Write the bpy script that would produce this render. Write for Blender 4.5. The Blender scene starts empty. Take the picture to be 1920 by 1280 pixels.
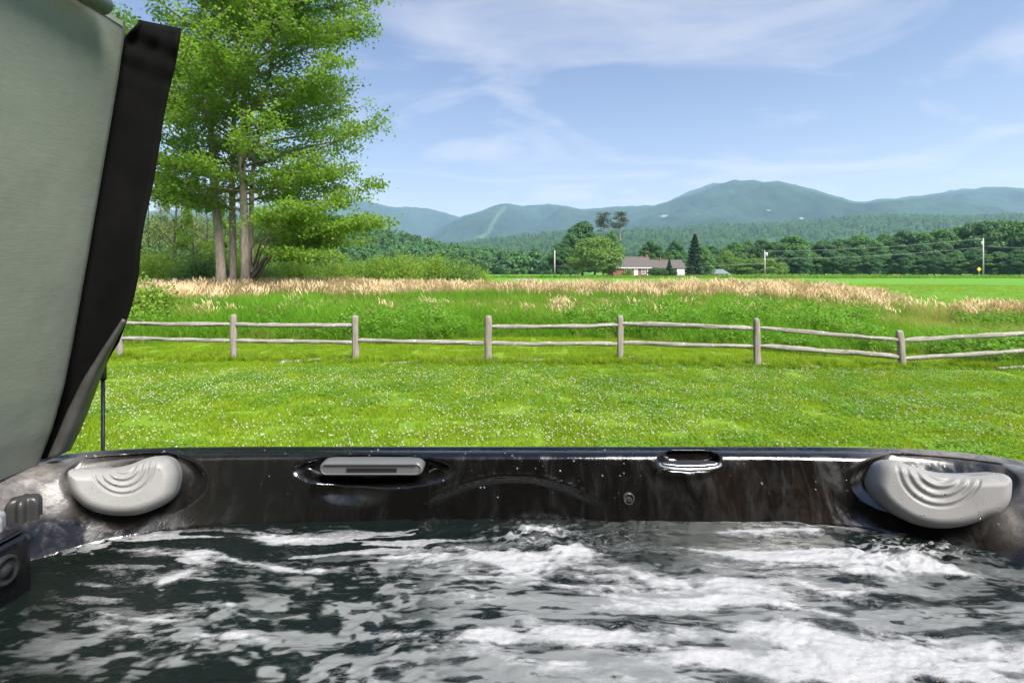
import bpy, bmesh, math, random
import numpy as np
from mathutils import Vector, Matrix, Euler
random.seed(7)
rng = np.random.default_rng(7)
R = math.radians
sc = bpy.context.scene
C = sc.collection

# ---------------------------------------------------------------- camera
CAMZ, FPX, HZ = 1.75, 1000.0, 508.0
cam_d = bpy.data.cameras.new('camera')
cam = bpy.data.objects.new('camera', cam_d)
C.objects.link(cam)
cam.location = (0, 0, CAMZ)
cam.rotation_euler = (R(90), 0, 0)
cam_d.sensor_width = 36.0
cam_d.lens = FPX * 36.0 / 1920.0
cam_d.shift_y = -(640 - HZ) / 1920.0
cam_d.clip_start, cam_d.clip_end = 0.02, 30000
sc.camera = cam

# ---------------------------------------------------------------- world, sun, exposure
SUN_EL, SUN_AZ = 52.0, 142.0          # compass style: 0 = +Y, 90 = +X
world = bpy.data.worlds.new('World')
sc.world = world
world.use_nodes = True
wt = world.node_tree
wt.nodes.clear()
def WN(t, **k):
    n = wt.nodes.new(t)
    for a, b in k.items(): setattr(n, a, b)
    return n
w_out = WN('ShaderNodeOutputWorld'); w_bg = WN('ShaderNodeBackground')
w_bg.inputs['Strength'].default_value = 0.055
sky = WN('ShaderNodeTexSky', sky_type='NISHITA', sun_disc=False)
sky.sun_elevation, sky.sun_rotation = R(SUN_EL), R(SUN_AZ)
sky.altitude, sky.air_density, sky.dust_density, sky.ozone_density = 100, 1.0, 1.2, 3.0
# thin high cloud: noise on the sky direction laid out on a flat cloud deck
tc = WN('ShaderNodeTexCoord'); sep = WN('ShaderNodeSeparateXYZ')
wt.links.new(tc.outputs['Generated'], sep.inputs[0])
mx = WN('ShaderNodeMath', operation='MAXIMUM'); mx.inputs[1].default_value = 0.02
wt.links.new(sep.outputs['Z'], mx.inputs[0])
ad = WN('ShaderNodeMath', operation='ADD'); ad.inputs[1].default_value = 0.10
wt.links.new(mx.outputs[0], ad.inputs[0])
dx = WN('ShaderNodeMath', operation='DIVIDE'); dy = WN('ShaderNodeMath', operation='DIVIDE')
wt.links.new(sep.outputs['X'], dx.inputs[0]); wt.links.new(ad.outputs[0], dx.inputs[1])
wt.links.new(sep.outputs['Y'], dy.inputs[0]); wt.links.new(ad.outputs[0], dy.inputs[1])
cmb = WN('ShaderNodeCombineXYZ')
wt.links.new(dx.outputs[0], cmb.inputs[0]); wt.links.new(dy.outputs[0], cmb.inputs[1])
mp = WN('ShaderNodeMapping')
mp.inputs['Rotation'].default_value = (0, 0, R(-20)); mp.inputs['Scale'].default_value = (0.8, 1.15, 1); mp.inputs['Location'].default_value = (0.4, 0.9, 0)
wt.links.new(cmb.outputs[0], mp.inputs[0])
n1 = WN('ShaderNodeTexNoise'); n1.inputs['Scale'].default_value = 1.15; n1.inputs['Detail'].default_value = 9; n1.inputs['Roughness'].default_value = 0.55; n1.inputs['Distortion'].default_value = 1.3
wt.links.new(mp.outputs[0], n1.inputs['Vector'])
cr = WN('ShaderNodeValToRGB')
cr.color_ramp.elements[0].position = 0.47; cr.color_ramp.elements[0].color = (0, 0, 0, 1)
cr.color_ramp.elements[1].position = 0.78; cr.color_ramp.elements[1].color = (1, 1, 1, 1)
wt.links.new(n1.outputs['Fac'], cr.inputs['Fac'])
cm = WN('ShaderNodeMath', operation='MULTIPLY'); cm.inputs[1].default_value = 0.44
wt.links.new(cr.outputs['Color'], cm.inputs[0])
mixc = WN('ShaderNodeMix', data_type='RGBA')
mixc.inputs['B'].default_value = (9.8, 9.0, 8.6, 1)
# a thin even veil of cirrus: denser where the sight line runs flat through it
va = WN('ShaderNodeMath', operation='POWER'); va.inputs[1].default_value = 1.4; wt.links.new(mx.outputs[0], va.inputs[0])
vd = WN('ShaderNodeMath', operation='DIVIDE'); vd.inputs[0].default_value = -0.030; wt.links.new(va.outputs[0], vd.inputs[1])
ve = WN('ShaderNodeMath', operation='EXPONENT'); wt.links.new(vd.outputs[0], ve.inputs[0])
om = WN('ShaderNodeMath', operation='SUBTRACT'); om.inputs[0].default_value = 1.0; wt.links.new(cm.outputs[0], om.inputs[1])
vm = WN('ShaderNodeMath', operation='MULTIPLY'); wt.links.new(ve.outputs[0], vm.inputs[0]); wt.links.new(om.outputs[0], vm.inputs[1])
vo = WN('ShaderNodeMath', operation='SUBTRACT'); vo.inputs[0].default_value = 1.0; wt.links.new(vm.outputs[0], vo.inputs[1])
wt.links.new(vo.outputs[0], mixc.inputs['Factor'])
tint = WN('ShaderNodeMix', data_type='RGBA', blend_type='MULTIPLY'); tint.inputs['Factor'].default_value = 1.0; tint.inputs['B'].default_value = (0.82, 0.88, 1.08, 1)
hs_ = WN('ShaderNodeHueSaturation'); hs_.inputs['Saturation'].default_value = 1.14; wt.links.new(sky.outputs[0], hs_.inputs['Color']); wt.links.new(hs_.outputs[0], tint.inputs['A']); wt.links.new(tint.outputs['Result'], mixc.inputs['A'])
wt.links.new(mixc.outputs['Result'], w_bg.inputs['Color'])
wt.links.new(w_bg.outputs[0], w_out.inputs['Surface'])

sun_d = bpy.data.lights.new('sun', 'SUN')
sun_d.energy, sun_d.angle, sun_d.color = 4.6, R(24), (1.0, 0.96, 0.90)
sun = bpy.data.objects.new('sun', sun_d); C.objects.link(sun)
sdir = Vector((math.sin(R(SUN_AZ)) * math.cos(R(SUN_EL)), math.cos(R(SUN_AZ)) * math.cos(R(SUN_EL)), math.sin(R(SUN_EL))))
sun.rotation_euler = sdir.to_track_quat('Z', 'Y').to_euler()
sun.location = (0, -20, 40)

sc.render.engine = 'CYCLES'
vs = sc.view_settings
vs.view_transform, vs.look, vs.exposure, vs.gamma, vs.use_curve_mapping = 'Standard', 'None', 1.32, 1.0, False
cy = sc.cycles
cy.use_denoising = True
cy.max_bounces, cy.diffuse_bounces, cy.glossy_bounces, cy.transmission_bounces, cy.volume_bounces, cy.transparent_max_bounces = 6, 3, 3, 3, 1, 8
cy.sample_clamp_indirect = 8

# ---------------------------------------------------------------- helpers
def P(px, py, Y):
    "the world point at depth Y seen at photo pixel (px, py)"
    return Vector(((px - 960) / FPX * Y, Y, CAMZ + (HZ - py) / FPX * Y))
def G(px, py, z=0.0):
    "the world point at height z seen at photo pixel (px, py)"
    return P(px, py, (CAMZ - z) * FPX / (py - HZ))

def _h(ix, iy, iz, seed):
    n = (ix * 374761393 + iy * 668265263 + iz * 2147483647 + seed * 1274126177) & 0xffffffff
    n = ((n ^ (n >> 13)) * 1274126177) & 0xffffffff
    n = ((n ^ (n >> 16)) * 2246822519) & 0xffffffff
    return ((n ^ (n >> 15)) & 0xffffff) / float(0xffffff)
def vnoise(x, y, z=0.0, seed=0):
    x, y, z = np.broadcast_arrays(np.asarray(x, float), np.asarray(y, float), np.asarray(z, float))
    xi, yi, zi = np.floor(x).astype(np.int64), np.floor(y).astype(np.int64), np.floor(z).astype(np.int64)
    fx, fy, fz = x - xi, y - yi, z - zi
    fx, fy, fz = [f * f * f * (f * (f * 6 - 15) + 10) for f in (fx, fy, fz)]
    def L(a, b, t): return a + (b - a) * t
    c = lambda i, j, k: _h(xi + i, yi + j, zi + k, seed)
    return L(L(L(c(0,0,0), c(1,0,0), fx), L(c(0,1,0), c(1,1,0), fx), fy), L(L(c(0,0,1), c(1,0,1), fx), L(c(0,1,1), c(1,1,1), fx), fy), fz)
def fbm(x, y, z=0.0, seed=0, oct=4, gain=0.5, lac=2.03):
    s = 0; a = 1; t = 0; f = 1
    for i in range(oct):
        s = s + a * vnoise(np.asarray(x) * f + 17.3 * i, np.asarray(y) * f - 9.1 * i, np.asarray(z) * f, seed + i); t += a; a *= gain; f *= lac
    return s / t
def sstep(a, b, x):
    t = np.clip((np.asarray(x, float) - a) / (b - a), 0, 1); return t * t * (3 - 2 * t)

def mesh_np(name, V, Fq=None, Ft=None, mat=None, smooth=False, attrs=None, midx=None):
    "mesh from numpy arrays: V (n,3), quads (m,4) and/or tris (k,3); attrs: name -> (domain, values)"
    V = np.asarray(V, np.float32)
    me = bpy.data.meshes.new(name)
    nq = 0 if Fq is None else len(Fq); nt = 0 if Ft is None else len(Ft)
    loops = []; 
    if nq: loops.append(np.asarray(Fq, np.int32).ravel())
    if nt: loops.append(np.asarray(Ft, np.int32).ravel())
    loops = np.concatenate(loops)
    starts = np.concatenate([np.arange(nq) * 4, nq * 4 + np.arange(nt) * 3]).astype(np.int32)
    me.vertices.add(len(V)); me.vertices.foreach_set('co', V.ravel())
    me.loops.add(len(loops)); me.loops.foreach_set('vertex_index', loops)
    me.polygons.add(nq + nt); me.polygons.foreach_set('loop_start', starts)
    try: me.polygons.foreach_set('loop_total', np.concatenate([np.full(nq, 4), np.full(nt, 3)]).astype(np.int32))
    except Exception: pass
    if smooth: me.polygons.foreach_set('use_smooth', np.ones(nq + nt, bool))
    if attrs:
        for k, (dom, vals) in attrs.items():
            at = me.attributes.new(k, 'FLOAT', dom); at.data.foreach_set('value', np.asarray(vals, np.float32).ravel())
    if mat is not None:
        for m in (mat if isinstance(mat, (list, tuple)) else [mat]): me.materials.append(m)
    if midx is not None: me.polygons.foreach_set('material_index', np.asarray(midx, np.int32))
    me.update(calc_edges=True)
    return me
def grid_mesh(name, X, Y, Z, mat=None, smooth=True, attrs=None, wrap=False):
    n, m = X.shape
    V = np.stack([X, Y, Z], -1).reshape(-1, 3)
    i = np.arange(n * m).reshape(n, m)
    if wrap: i = np.concatenate([i, i[:, :1]], 1)
    F = np.stack([i[:-1, :-1], i[:-1, 1:], i[1:, 1:], i[1:, :-1]], -1).reshape(-1, 4)
    return mesh_np(name, V, F, mat=mat, smooth=smooth, attrs=attrs)
class MB:
    "collects shapes and becomes ONE mesh object"
    def __init__(s): s.V = []; s.F = []; s.mi = []; s.sm = []
    def add(s, V, F, mi=0, sm=False):
        o = len(s.V); s.V += [tuple(v) for v in V]; s.F += [tuple(o + i for i in f) for f in F]; s.mi += [mi] * len(F); s.sm += [sm] * len(F); return s
    def box(s, a, b, mi=0, M=None):
        (x0, y0, z0), (x1, y1, z1) = a, b
        V = [Vector(v) for v in ((x0,y0,z0),(x1,y0,z0),(x1,y1,z0),(x0,y1,z0),(x0,y0,z1),(x1,y0,z1),(x1,y1,z1),(x0,y1,z1))]
        if M is not None: V = [M @ v for v in V]
        return s.add(V, [(0,3,2,1),(4,5,6,7),(0,1,5,4),(1,2,6,5),(2,3,7,6),(3,0,4,7)], mi)
    def tube(s, pts, rad, n=8, mi=0, cap=True, sm=True, ell=None):
        pts = [Vector(p) for p in pts]; rad = rad if isinstance(rad, (list, tuple, np.ndarray)) else [rad] * len(pts)
        V = []; up = Vector((0, 0, 1)); prev = None
        for i, p in enumerate(pts):
            d = (pts[min(i + 1, len(pts) - 1)] - pts[max(i - 1, 0)]).normalized()
            if prev is None: u = d.orthogonal().normalized()
            else:
                u = prev - d * prev.dot(d); u = u.normalized() if u.length > 1e-6 else d.orthogonal().normalized()
            prev = u; w = d.cross(u)
            for k in range(n):
                a = 2 * math.pi * k / n
                V.append(p + (u * math.cos(a) + w * math.sin(a)) * rad[i])
        F = [(i*n+k, i*n+(k+1)%n, (i+1)*n+(k+1)%n, (i+1)*n+k) for i in range(len(pts)-1) for k in range(n)]
        s.add(V, F, mi, sm)
        if cap:
            o = len(s.V) - len(V); s.F += [tuple(o + k for k in range(n))[::-1], tuple(o + (len(pts)-1)*n + k for k in range(n))]; s.mi += [mi, mi]; s.sm += [False, False]
        return s
    def mesh(s, name, mats):
        me = bpy.data.meshes.new(name); me.from_pydata(s.V, [], s.F)
        for m in (mats if isinstance(mats, (list, tuple)) else [mats]): me.materials.append(m)
        me.polygons.foreach_set('material_index', s.mi); me.polygons.foreach_set('use_smooth', s.sm); me.update(); return me
    def build(s, name, mats, parent=None): return link(name, s.mesh(name, mats), parent)
def link(name, me, parent=None, loc=None):
    o = bpy.data.objects.new(name, me); C.objects.link(o)
    if parent is not None: o.parent = parent
    if loc is not None: o.location = loc
    return o
def tag(o, label=None, cat=None, group=None, kind=None):
    if label: o['label'] = label
    if cat: o['category'] = cat
    if group: o['group'] = group
    if kind: o['kind'] = kind
    return o
def thing(name, loc, label, cat, group=None, rz=0.0):
    o = bpy.data.objects.new(name, None); C.objects.link(o); o.location = loc; o.rotation_euler = (0, 0, rz)
    o.empty_display_size = 0.2
    return tag(o, label, cat, group)
def bevel(o, w=0.004, seg=2, ang=40):
    m = o.modifiers.new('bevel', 'BEVEL'); m.width = w; m.segments = seg; m.limit_method = 'ANGLE'; m.angle_limit = R(ang); return o
def copy_tree(o, parent=None):
    c = o.copy(); C.objects.link(c)
    if parent is not None: c.parent = parent
    for ch in list(o.children): copy_tree(ch, c)
    return c

class MT:
    "a small node-material writer"
    def __init__(s, name):
        s.m = bpy.data.materials.new(name); s.m.use_nodes = True; s.t = s.m.node_tree; s.t.nodes.clear()
        s.out = s.t.nodes.new('ShaderNodeOutputMaterial')
    def n(s, typ, ins=None, **k):
        nd = s.t.nodes.new('ShaderNode' + typ)
        for a, b in k.items(): setattr(nd, a, b)
        for a, b in (ins or {}).items(): s.set(nd.inputs[a], b)
        return nd
    def set(s, sock, v):
        if hasattr(v, 'bl_idname') and hasattr(v, 'outputs'): v = v.outputs[0]
        if isinstance(v, bpy.types.NodeSocket): s.t.links.new(v, sock)
        else:
            if isinstance(v, tuple) and len(v) == 3 and sock.type == 'RGBA': v = v + (1,)
            sock.default_value = v
    def math(s, op, a, b=0.0, clamp=False):
        nd = s.n('Math', operation=op); nd.use_clamp = clamp; s.set(nd.inputs[0], a); s.set(nd.inputs[1], b); return nd.outputs[0]
    def mix(s, f, a, b, blend='MIX'):
        nd = s.n('Mix', data_type='RGBA', blend_type=blend); s.set(nd.inputs['Factor'], f); s.set(nd.inputs['A'], a); s.set(nd.inputs['B'], b); return nd.outputs['Result']
    def noise(s, vec, scale, detail=4, rough=0.5, dist=0.0):
        nd = s.n('TexNoise'); nd.inputs['Scale'].default_value = scale; nd.inputs['Detail'].default_value = detail; nd.inputs['Roughness'].default_value = rough; nd.inputs['Distortion'].default_value = dist
        if vec is not None: s.set(nd.inputs['Vector'], vec)
        return nd.outputs['Fac']
    def ramp(s, f, stops, interp='LINEAR'):
        nd = s.n('ValToRGB'); cr = nd.color_ramp; cr.interpolation = interp
        while len(cr.elements) < len(stops): cr.elements.new(0.5)
        for e, (p, c) in zip(cr.elements, stops):
            e.position = p; e.color = (c, c, c, 1) if not isinstance(c, tuple) else (c + (1,))
        s.set(nd.inputs[0], f); return nd.outputs[0]
    def obj(s): return s.n('TexCoord').outputs['Object']
    def pos(s): return s.n('NewGeometry').outputs['Position']
    def scale(s, vec, sc_): 
        nd = s.n('Mapping'); s.set(nd.inputs[0], vec); nd.inputs['Scale'].default_value = sc_; return nd.outputs[0]
    def attr(s, name): return s.n('Attribute', attribute_name=name).outputs['Fac']
    def bump(s, h, strength=0.3, dist=0.01, normal=None):
        nd = s.n('Bump'); s.set(nd.inputs['Strength'], strength); nd.inputs['Distance'].default_value = dist; s.set(nd.inputs['Height'], h)
        if normal is not None: s.set(nd.inputs['Normal'], normal)
        return nd.outputs[0]
    def done(s, shader): s.t.links.new(shader.outputs[0] if hasattr(shader, 'outputs') else shader, s.out.inputs['Surface']); return s.m
    def pbr(s, col, rough=0.6, spec=0.5, metal=0.0, normal=None, **ex):
        b = s.n('BsdfPrincipled'); s.set(b.inputs['Base Color'], col); s.set(b.inputs['Roughness'], rough); s.set(b.inputs['Specular IOR Level'], spec); s.set(b.inputs['Metallic'], metal)
        if normal is not None: s.set(b.inputs['Normal'], normal)
        for k, v in ex.items(): s.set(b.inputs[k.replace('_', ' ')], v)
        return s.done(b)
def plain(name, col, rough=0.6, spec=0.4, metal=0.0, var=0.12, nscale=8.0, bump=0.0):
    m = MT(name); v = m.obj()
    f = m.noise(v, nscale, 5, 0.6)
    lo = tuple(c * (1 - var) for c in col); hi = tuple(min(1, c * (1 + var)) for c in col)
    c = m.mix(m.ramp(f, [(0.3, 0.0), (0.7, 1.0)]), lo, hi)
    return m.pbr(c, rough, spec, metal, m.bump(m.noise(v, nscale * 6, 4), bump, 0.01) if bump else None)
def leafmat(name, a, b, trans=0.35, rough=0.55, spec=0.3, nscale=0.6):
    "two-sided leaf: varied per leaf (attribute rnd) and by clump; part of the light passes through"
    m = MT(name)
    r = m.attr('rnd'); cl = m.noise(m.pos(), nscale, 3, 0.5)
    f = m.math('ADD', m.math('MULTIPLY', r, 0.55), m.math('MULTIPLY', m.ramp(cl, [(0.32, 0.0), (0.68, 1.0)]), 0.45))
    oi = m.n('ObjectInfo').outputs['Random']
    f = m.math('ADD', f, m.math('MULTIPLY', m.math('SUBTRACT', oi, 0.5), 0.4), True)
    c = m.mix(f, a, b)
    p = m.n('BsdfPrincipled', {'Base Color': c, 'Roughness': rough, 'Specular IOR Level': spec})
    t = m.n('BsdfTranslucent', {'Color': m.mix(0.5, c, (b[0] * 1.25, b[1] * 1.2, b[2] * 0.6))})
    x = m.n('MixShader'); x.inputs[0].default_value = trans
    m.t.links.new(p.outputs[0], x.inputs[1]); m.t.links.new(t.outputs[0], x.inputs[2])
    return m.done(x)

# a Geometry Nodes scatter: the points of a hidden-from-nothing mesh carry copies of one unlinked source object
def scatter(name, pts, scales, rots, src_me, mat=None, tilt=None):
    "pts (n,3) -> ONE object whose points each carry the mesh src_me (geometry nodes)"
    me = bpy.data.meshes.new(name)
    pts = np.asarray(pts, np.float32); n = len(pts)
    me.vertices.add(n); me.vertices.foreach_set('co', pts.ravel())
    sc3 = np.asarray(scales, np.float32)
    if sc3.ndim == 1: sc3 = np.repeat(sc3[:, None], 3, 1)
    rot = np.zeros((n, 3), np.float32); rot[:, 2] = rots
    if tilt is not None: rot[:, :2] = tilt
    a = me.attributes.new('sc3', 'FLOAT_VECTOR', 'POINT'); a.data.foreach_set('vector', sc3.ravel())
    a = me.attributes.new('rot3', 'FLOAT_VECTOR', 'POINT'); a.data.foreach_set('vector', rot.ravel())
    srcs = src_me if isinstance(src_me, (list, tuple)) else [src_me]
    pick = (np.arange(n) * 7919 % len(srcs)).astype(np.int32)
    rng.shuffle(pick)
    a = me.attributes.new('pick', 'INT', 'POINT'); a.data.foreach_set('value', pick)
    o = link(name, me)
    ng = bpy.data.node_groups.new(name + '_scatter', 'GeometryNodeTree')
    ng.interface.new_socket('Geometry', in_out='INPUT', socket_type='NodeSocketGeometry')
    ng.interface.new_socket('Geometry', in_out='OUTPUT', socket_type='NodeSocketGeometry')
    N = ng.nodes; gi = N.new('NodeGroupInput'); go = N.new('NodeGroupOutput')
    jn = N.new('GeometryNodeJoinGeometry')
    def na(nm, dt):
        q = N.new('GeometryNodeInputNamedAttribute'); q.data_type = dt; q.inputs[0].default_value = nm; return q.outputs[0]
    for k, s_me in enumerate(srcs):
        so = bpy.data.objects.new(name + '_source', s_me)
        oi = N.new('GeometryNodeObjectInfo'); oi.inputs['Object'].default_value = so
        ip = N.new('GeometryNodeInstanceOnPoints')
        cp = N.new('FunctionNodeCompare'); cp.data_type = 'INT'; cp.operation = 'EQUAL'
        ints = [s_ for s_ in cp.inputs if s_.type == 'INT']
        ng.links.new(na('pick', 'INT'), ints[0]); ints[1].default_value = k
        ng.links.new(gi.outputs[0], ip.inputs['Points'])
        ng.links.new(cp.outputs[0], ip.inputs['Selection'])
        ng.links.new(oi.outputs['Geometry'], ip.inputs['Instance'])
        er = N.new('FunctionNodeEulerToRotation'); ng.links.new(na('rot3', 'FLOAT_VECTOR'), er.inputs[0])
        ng.links.new(er.outputs[0], ip.inputs['Rotation'])
        ng.links.new(na('sc3', 'FLOAT_VECTOR'), ip.inputs['Scale'])
        ng.links.new(ip.outputs[0], jn.inputs[0])
    ng.links.new(jn.outputs[0], go.inputs[0])
    md = o.modifiers.new('scatter', 'NODES'); md.node_group = ng
    return o
# ---------------------------------------------------------------- ground: one sheet out to the horizon
def gz(x, y):
    "height of the ground: a low mound carries the tub, then flat lawn, meadow and field"
    x = np.asarray(x, float); y = np.asarray(y, float)
    m = 0.45 * (1 - sstep(1.9, 4.6, y)) 
    roll = 0.05 * (fbm(x * 0.11, y * 0.11, seed=3, oct=3) - 0.5) * sstep(5, 9, np.abs(y))
    return m + roll
def spaced(a, b, n, p):
    t = np.linspace(-1, 1, n); return (a + b) / 2 + (b - a) / 2 * np.sign(t) * np.abs(t) ** p
m = MT('ground')
p = m.pos(); sp = m.n('SeparateXYZ', {0: p})
big = m.noise(p, 0.35, 5, 0.6); fine = m.noise(p, 9.0, 5, 0.65); mid = m.noise(m.scale(p, (0.3, 1.6, 1)), 1.1, 4, 0.6)
lawn_c = m.mix(m.ramp(big, [(0.35, 0.0), (0.65, 1.0)]), (0.125, 0.225, 0.012), (0.165, 0.255, 0.017))
lawn_c = m.mix(m.ramp(fine, [(0.3, 0.0), (0.75, 1.0)]), lawn_c, (0.105, 0.190, 0.012))
far_n = m.noise(m.scale(p, (0.02, 0.10, 1)), 1.0, 6, 0.6)
field_c = m.mix(m.ramp(far_n, [(0.38, 0.0), (0.62, 1.0)]), (0.078, 0.225, 0.014), (0.115, 0.245, 0.026))
field_c = m.mix(m.ramp(m.noise(p, 0.9, 6, 0.7), [(0.4, 0.0), (0.7, 0.6)]), field_c, (0.075, 0.185, 0.014))
f = m.math('MULTIPLY', m.math('SUBTRACT', sp.outputs[1], 16.0), 0.1, True)
col = m.mix(f, lawn_c, field_c)
GROUND = m.pbr(col, 0.85, 0.15, normal=m.bump(m.noise(p, 30, 5, 0.7), 0.6, 0.03))
xs = spaced(-9000, 9000, 161, 4.2); ys = np.concatenate([-spaced(0, 600, 41, 1)[::-1][:-1] , np.linspace(0, 30, 61), 30 + (np.linspace(0, 1, 80)[1:] ** 3) * 9500])
X, Y = np.meshgrid(xs, ys)
tag(link('ground', grid_mesh('ground', X, Y, gz(X, Y), GROUND)), kind='structure')

# ---------------------------------------------------------------- mountains
def mountain_mat(name, a, b, clear=None):
    m = MT(name); p = m.pos()
    q = m.scale(p, (0.010, 0.010, 0.018))
    f1 = m.noise(q, 1.0, 7, 0.68); f2 = m.noise(m.scale(p, (0.0022, 0.0022, 0.003)), 1.0, 4, 0.6)
    c = m.mix(m.ramp(f1, [(0.35, 0.0), (0.65, 1.0)]), a, b)
    c = m.mix(m.ramp(f2, [(0.42, 0.0), (0.62, 0.5)]), c, tuple(x * 1.5 for x in b))
    if clear is not None:
        c = m.mix(m.attr('clearing'), c, clear)
    return m.pbr(c, 0.9, 0.1, normal=m.bump(m.noise(m.scale(p, (0.05, 0.05, 0.05)), 1.0, 5, 0.7), 0.9, 14.0))
def ridge(name, prof, D, front, back, mat, seed, rough=0.12, ext=0.5, nx=420, nv=70, clearings=None, base_py=None):
    px = np.array([q[0] for q in prof], float); py = np.array([q[1] for q in prof], float)
    x0, x1 = px[0], px[-1]
    u = np.linspace(x0, x1, nx)
    h = (HZ - np.interp(u, px, py)) / FPX * D + CAMZ
    k = np.ones(5) / 5; hp = np.pad(h, 2, mode='edge'); h = np.convolve(hp, k, 'valid')
    Xr = (u - 960) / FPX * D
    v = np.concatenate([np.linspace(-1, 0, nv), np.linspace(0, 1, nv // 3)[1:]])
    XX, VV = np.meshgrid(Xr, v)
    YY = D + np.where(VV < 0, VV * front, VV * back)
    prof_v = np.where(VV < 0, (1 - sstep(0, 1, -VV) * 0.55 - 0.45 * np.minimum(1, -VV)), 1 - sstep(0, 1, VV))
    H = np.tile(h, (len(v), 1))
    nz = fbm(XX / 420.0 + 5, YY / 620.0, seed=seed, oct=6, gain=0.55)
    rid = 1 - np.abs(2 * fbm(XX / 650.0, YY / 1900.0, seed=seed + 9, oct=5) - 1)
    amp = sstep(0.0, 0.22, np.abs(VV)) * (1 - sstep(0.75, 1.0, np.abs(VV)))
    Z = H * prof_v * (1 + amp * ((nz - 0.5) * 0.55 + (rid - 0.75) * 0.5)) + H * (fbm(XX / 60.0, YY / 60.0, seed=seed + 3, oct=3) - 0.5) * 0.03
    Z = np.where(VV != 0, np.minimum(Z, (HZ - np.interp(960 + XX / YY * FPX, px, py)) / FPX * YY * (1 - 0.035 * np.minimum(1, np.abs(VV) * 6)) + CAMZ), Z)
    Z = np.maximum(Z, -3) - 2 * (np.abs(VV) >= 0.999)
    at = None
    if clearings is not None:
        pxs = 960 + XX / YY * FPX; pys = HZ - (Z - CAMZ) / YY * FPX
        cl = np.zeros_like(Z)
        for line, wpx in clearings:
            for (ax, ay), (bx, by) in zip(line[:-1], line[1:]):
                t = np.clip(((pxs - ax) * (bx - ax) + (pys - ay) * (by - ay)) / ((bx - ax) ** 2 + (by - ay) ** 2), 0, 1)
                d = np.hypot(pxs - ax - t * (bx - ax), pys - ay - t * (by - ay))
                cl = np.maximum(cl, 1 - sstep(wpx * 0.5, wpx * 1.2, d + (fbm(XX / 40, YY / 40, seed=4, oct=3) - 0.5) * wpx))
        at = {'clearing': ('POINT', cl * (VV < 0))}
    o = link(name, grid_mesh(name, XX, YY, Z, mat, attrs=at)); tag(o, kind='structure'); return o, (XX, YY, Z)
MTN = mountain_mat('mountain_forest', (0.010, 0.026, 0.018), (0.022, 0.050, 0.028), (0.065, 0.11, 0.055))
A_prof = [(-900, 420), (-400, 400), (0, 410), (300, 395), (560, 384), (640, 377), (690, 378), (728, 388), (775, 388), (812, 393), (850, 403), (868, 409), (930, 430), (1060, 455), (1300, 470)]
ridge('mountain', A_prof, 5200, 2600, 1500, MTN, 11)
B_prof = [(560, 490), (700, 468), (780, 448), (815, 431), (852, 412), (872, 404), (900, 396), (925, 386), (945, 381), (962, 383), (980, 387), (1000, 384), (1030, 383), (1060, 386), (1090, 392), (1120, 391), (1160, 387), (1200, 386), (1260, 383), (1400, 390), (1700, 400), (2100, 430)]
ridge('mountain', B_prof, 4600, 2300, 1300, MTN, 23, nx=700, nv=120, clearings=[([(946, 390), (936, 400), (924, 418), (915, 437), (896, 446), (880, 455)], 4.0), ([(800, 446), (780, 452), (792, 462)], 6.0), ([(735, 427), (742, 436)], 3), ([(880, 455), (868, 460)], 8)])
E_prof = [(1120, 420), (1200, 392), (1250, 378), (1290, 360), (1318, 349), (1338, 343), (1352, 345), (1420, 380), (1600, 400), (1700, 385), (1760, 362), (1806, 353), (1830, 356), (1900, 380), (2100, 420)]
ridge('mountain', E_prof, 4900, 2000, 1200, MTN, 31)
C_prof = [(1060, 455), (1120, 430), (1176, 402), (1210, 393), (1240, 383), (1275, 371), (1310, 360), (1338, 349), (1360, 341), (1376, 337), (1392, 339), (1412, 337), (1432, 341), (1462, 340), (1490, 346), (1520, 354), (1560, 366), (1600, 377), (1620, 378), (1650, 374), (1700, 370), (1745, 364), (1800, 357), (1850, 351), (1885, 350), (1920, 353), (2000, 352), (2200, 370), (2600, 390), (3200, 410)]
_, C_arr = ridge('mountain', C_prof, 3600, 2300, 1200, MTN, 47, nx=640, nv=110)
HILLF = mountain_mat('hill_forest', (0.014, 0.042, 0.014), (0.036, 0.085, 0.024), (0.15, 0.24, 0.07))
D_prof = [(420, 500), (640, 488), (760, 474), (860, 462), (960, 450), (1020, 443), (1080, 440), (1140, 441), (1200, 436), (1260, 434), (1340, 428), (1430, 423), (1500, 421), (1560, 414), (1640, 410), (1720, 409), (1800, 412), (1900, 408), (2000, 405), (2300, 410), (2700, 450)]
hillD, hD = ridge('hill', D_prof, 1700, 900, 700, HILLF, 53, nx=320, nv=50)

# ---------------------------------------------------------------- haze: one closed box of even thin air
hb = MB(); hb.box((-6200, -700, -6.0), (6200, 8200, 730.0))
m = MT('haze')
pv = m.n('VolumePrincipled', {'Color': (0.52, 0.74, 1.0, 1), 'Density': 1.3e-4})
pv.inputs['Anisotropy'].default_value = 0.15
m.t.links.new(pv.outputs[0], m.out.inputs['Volume'])
tag(hb.build('haze', m.m), kind='stuff')
# ---------------------------------------------------------------- hot tub
TCX, TCY, ZR, ZW = 0.02, 0.10, 1.360, 1.236
tub = thing('hot_tub', (TCX, TCY, 0.45), 'black marbled acrylic hot tub full of foaming water in the foreground', 'hot tub')
def local(V): return V - np.array([TCX, TCY, 0.45])
def lv(p): return Vector(p) - Vector((TCX, TCY, 0.45))
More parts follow.
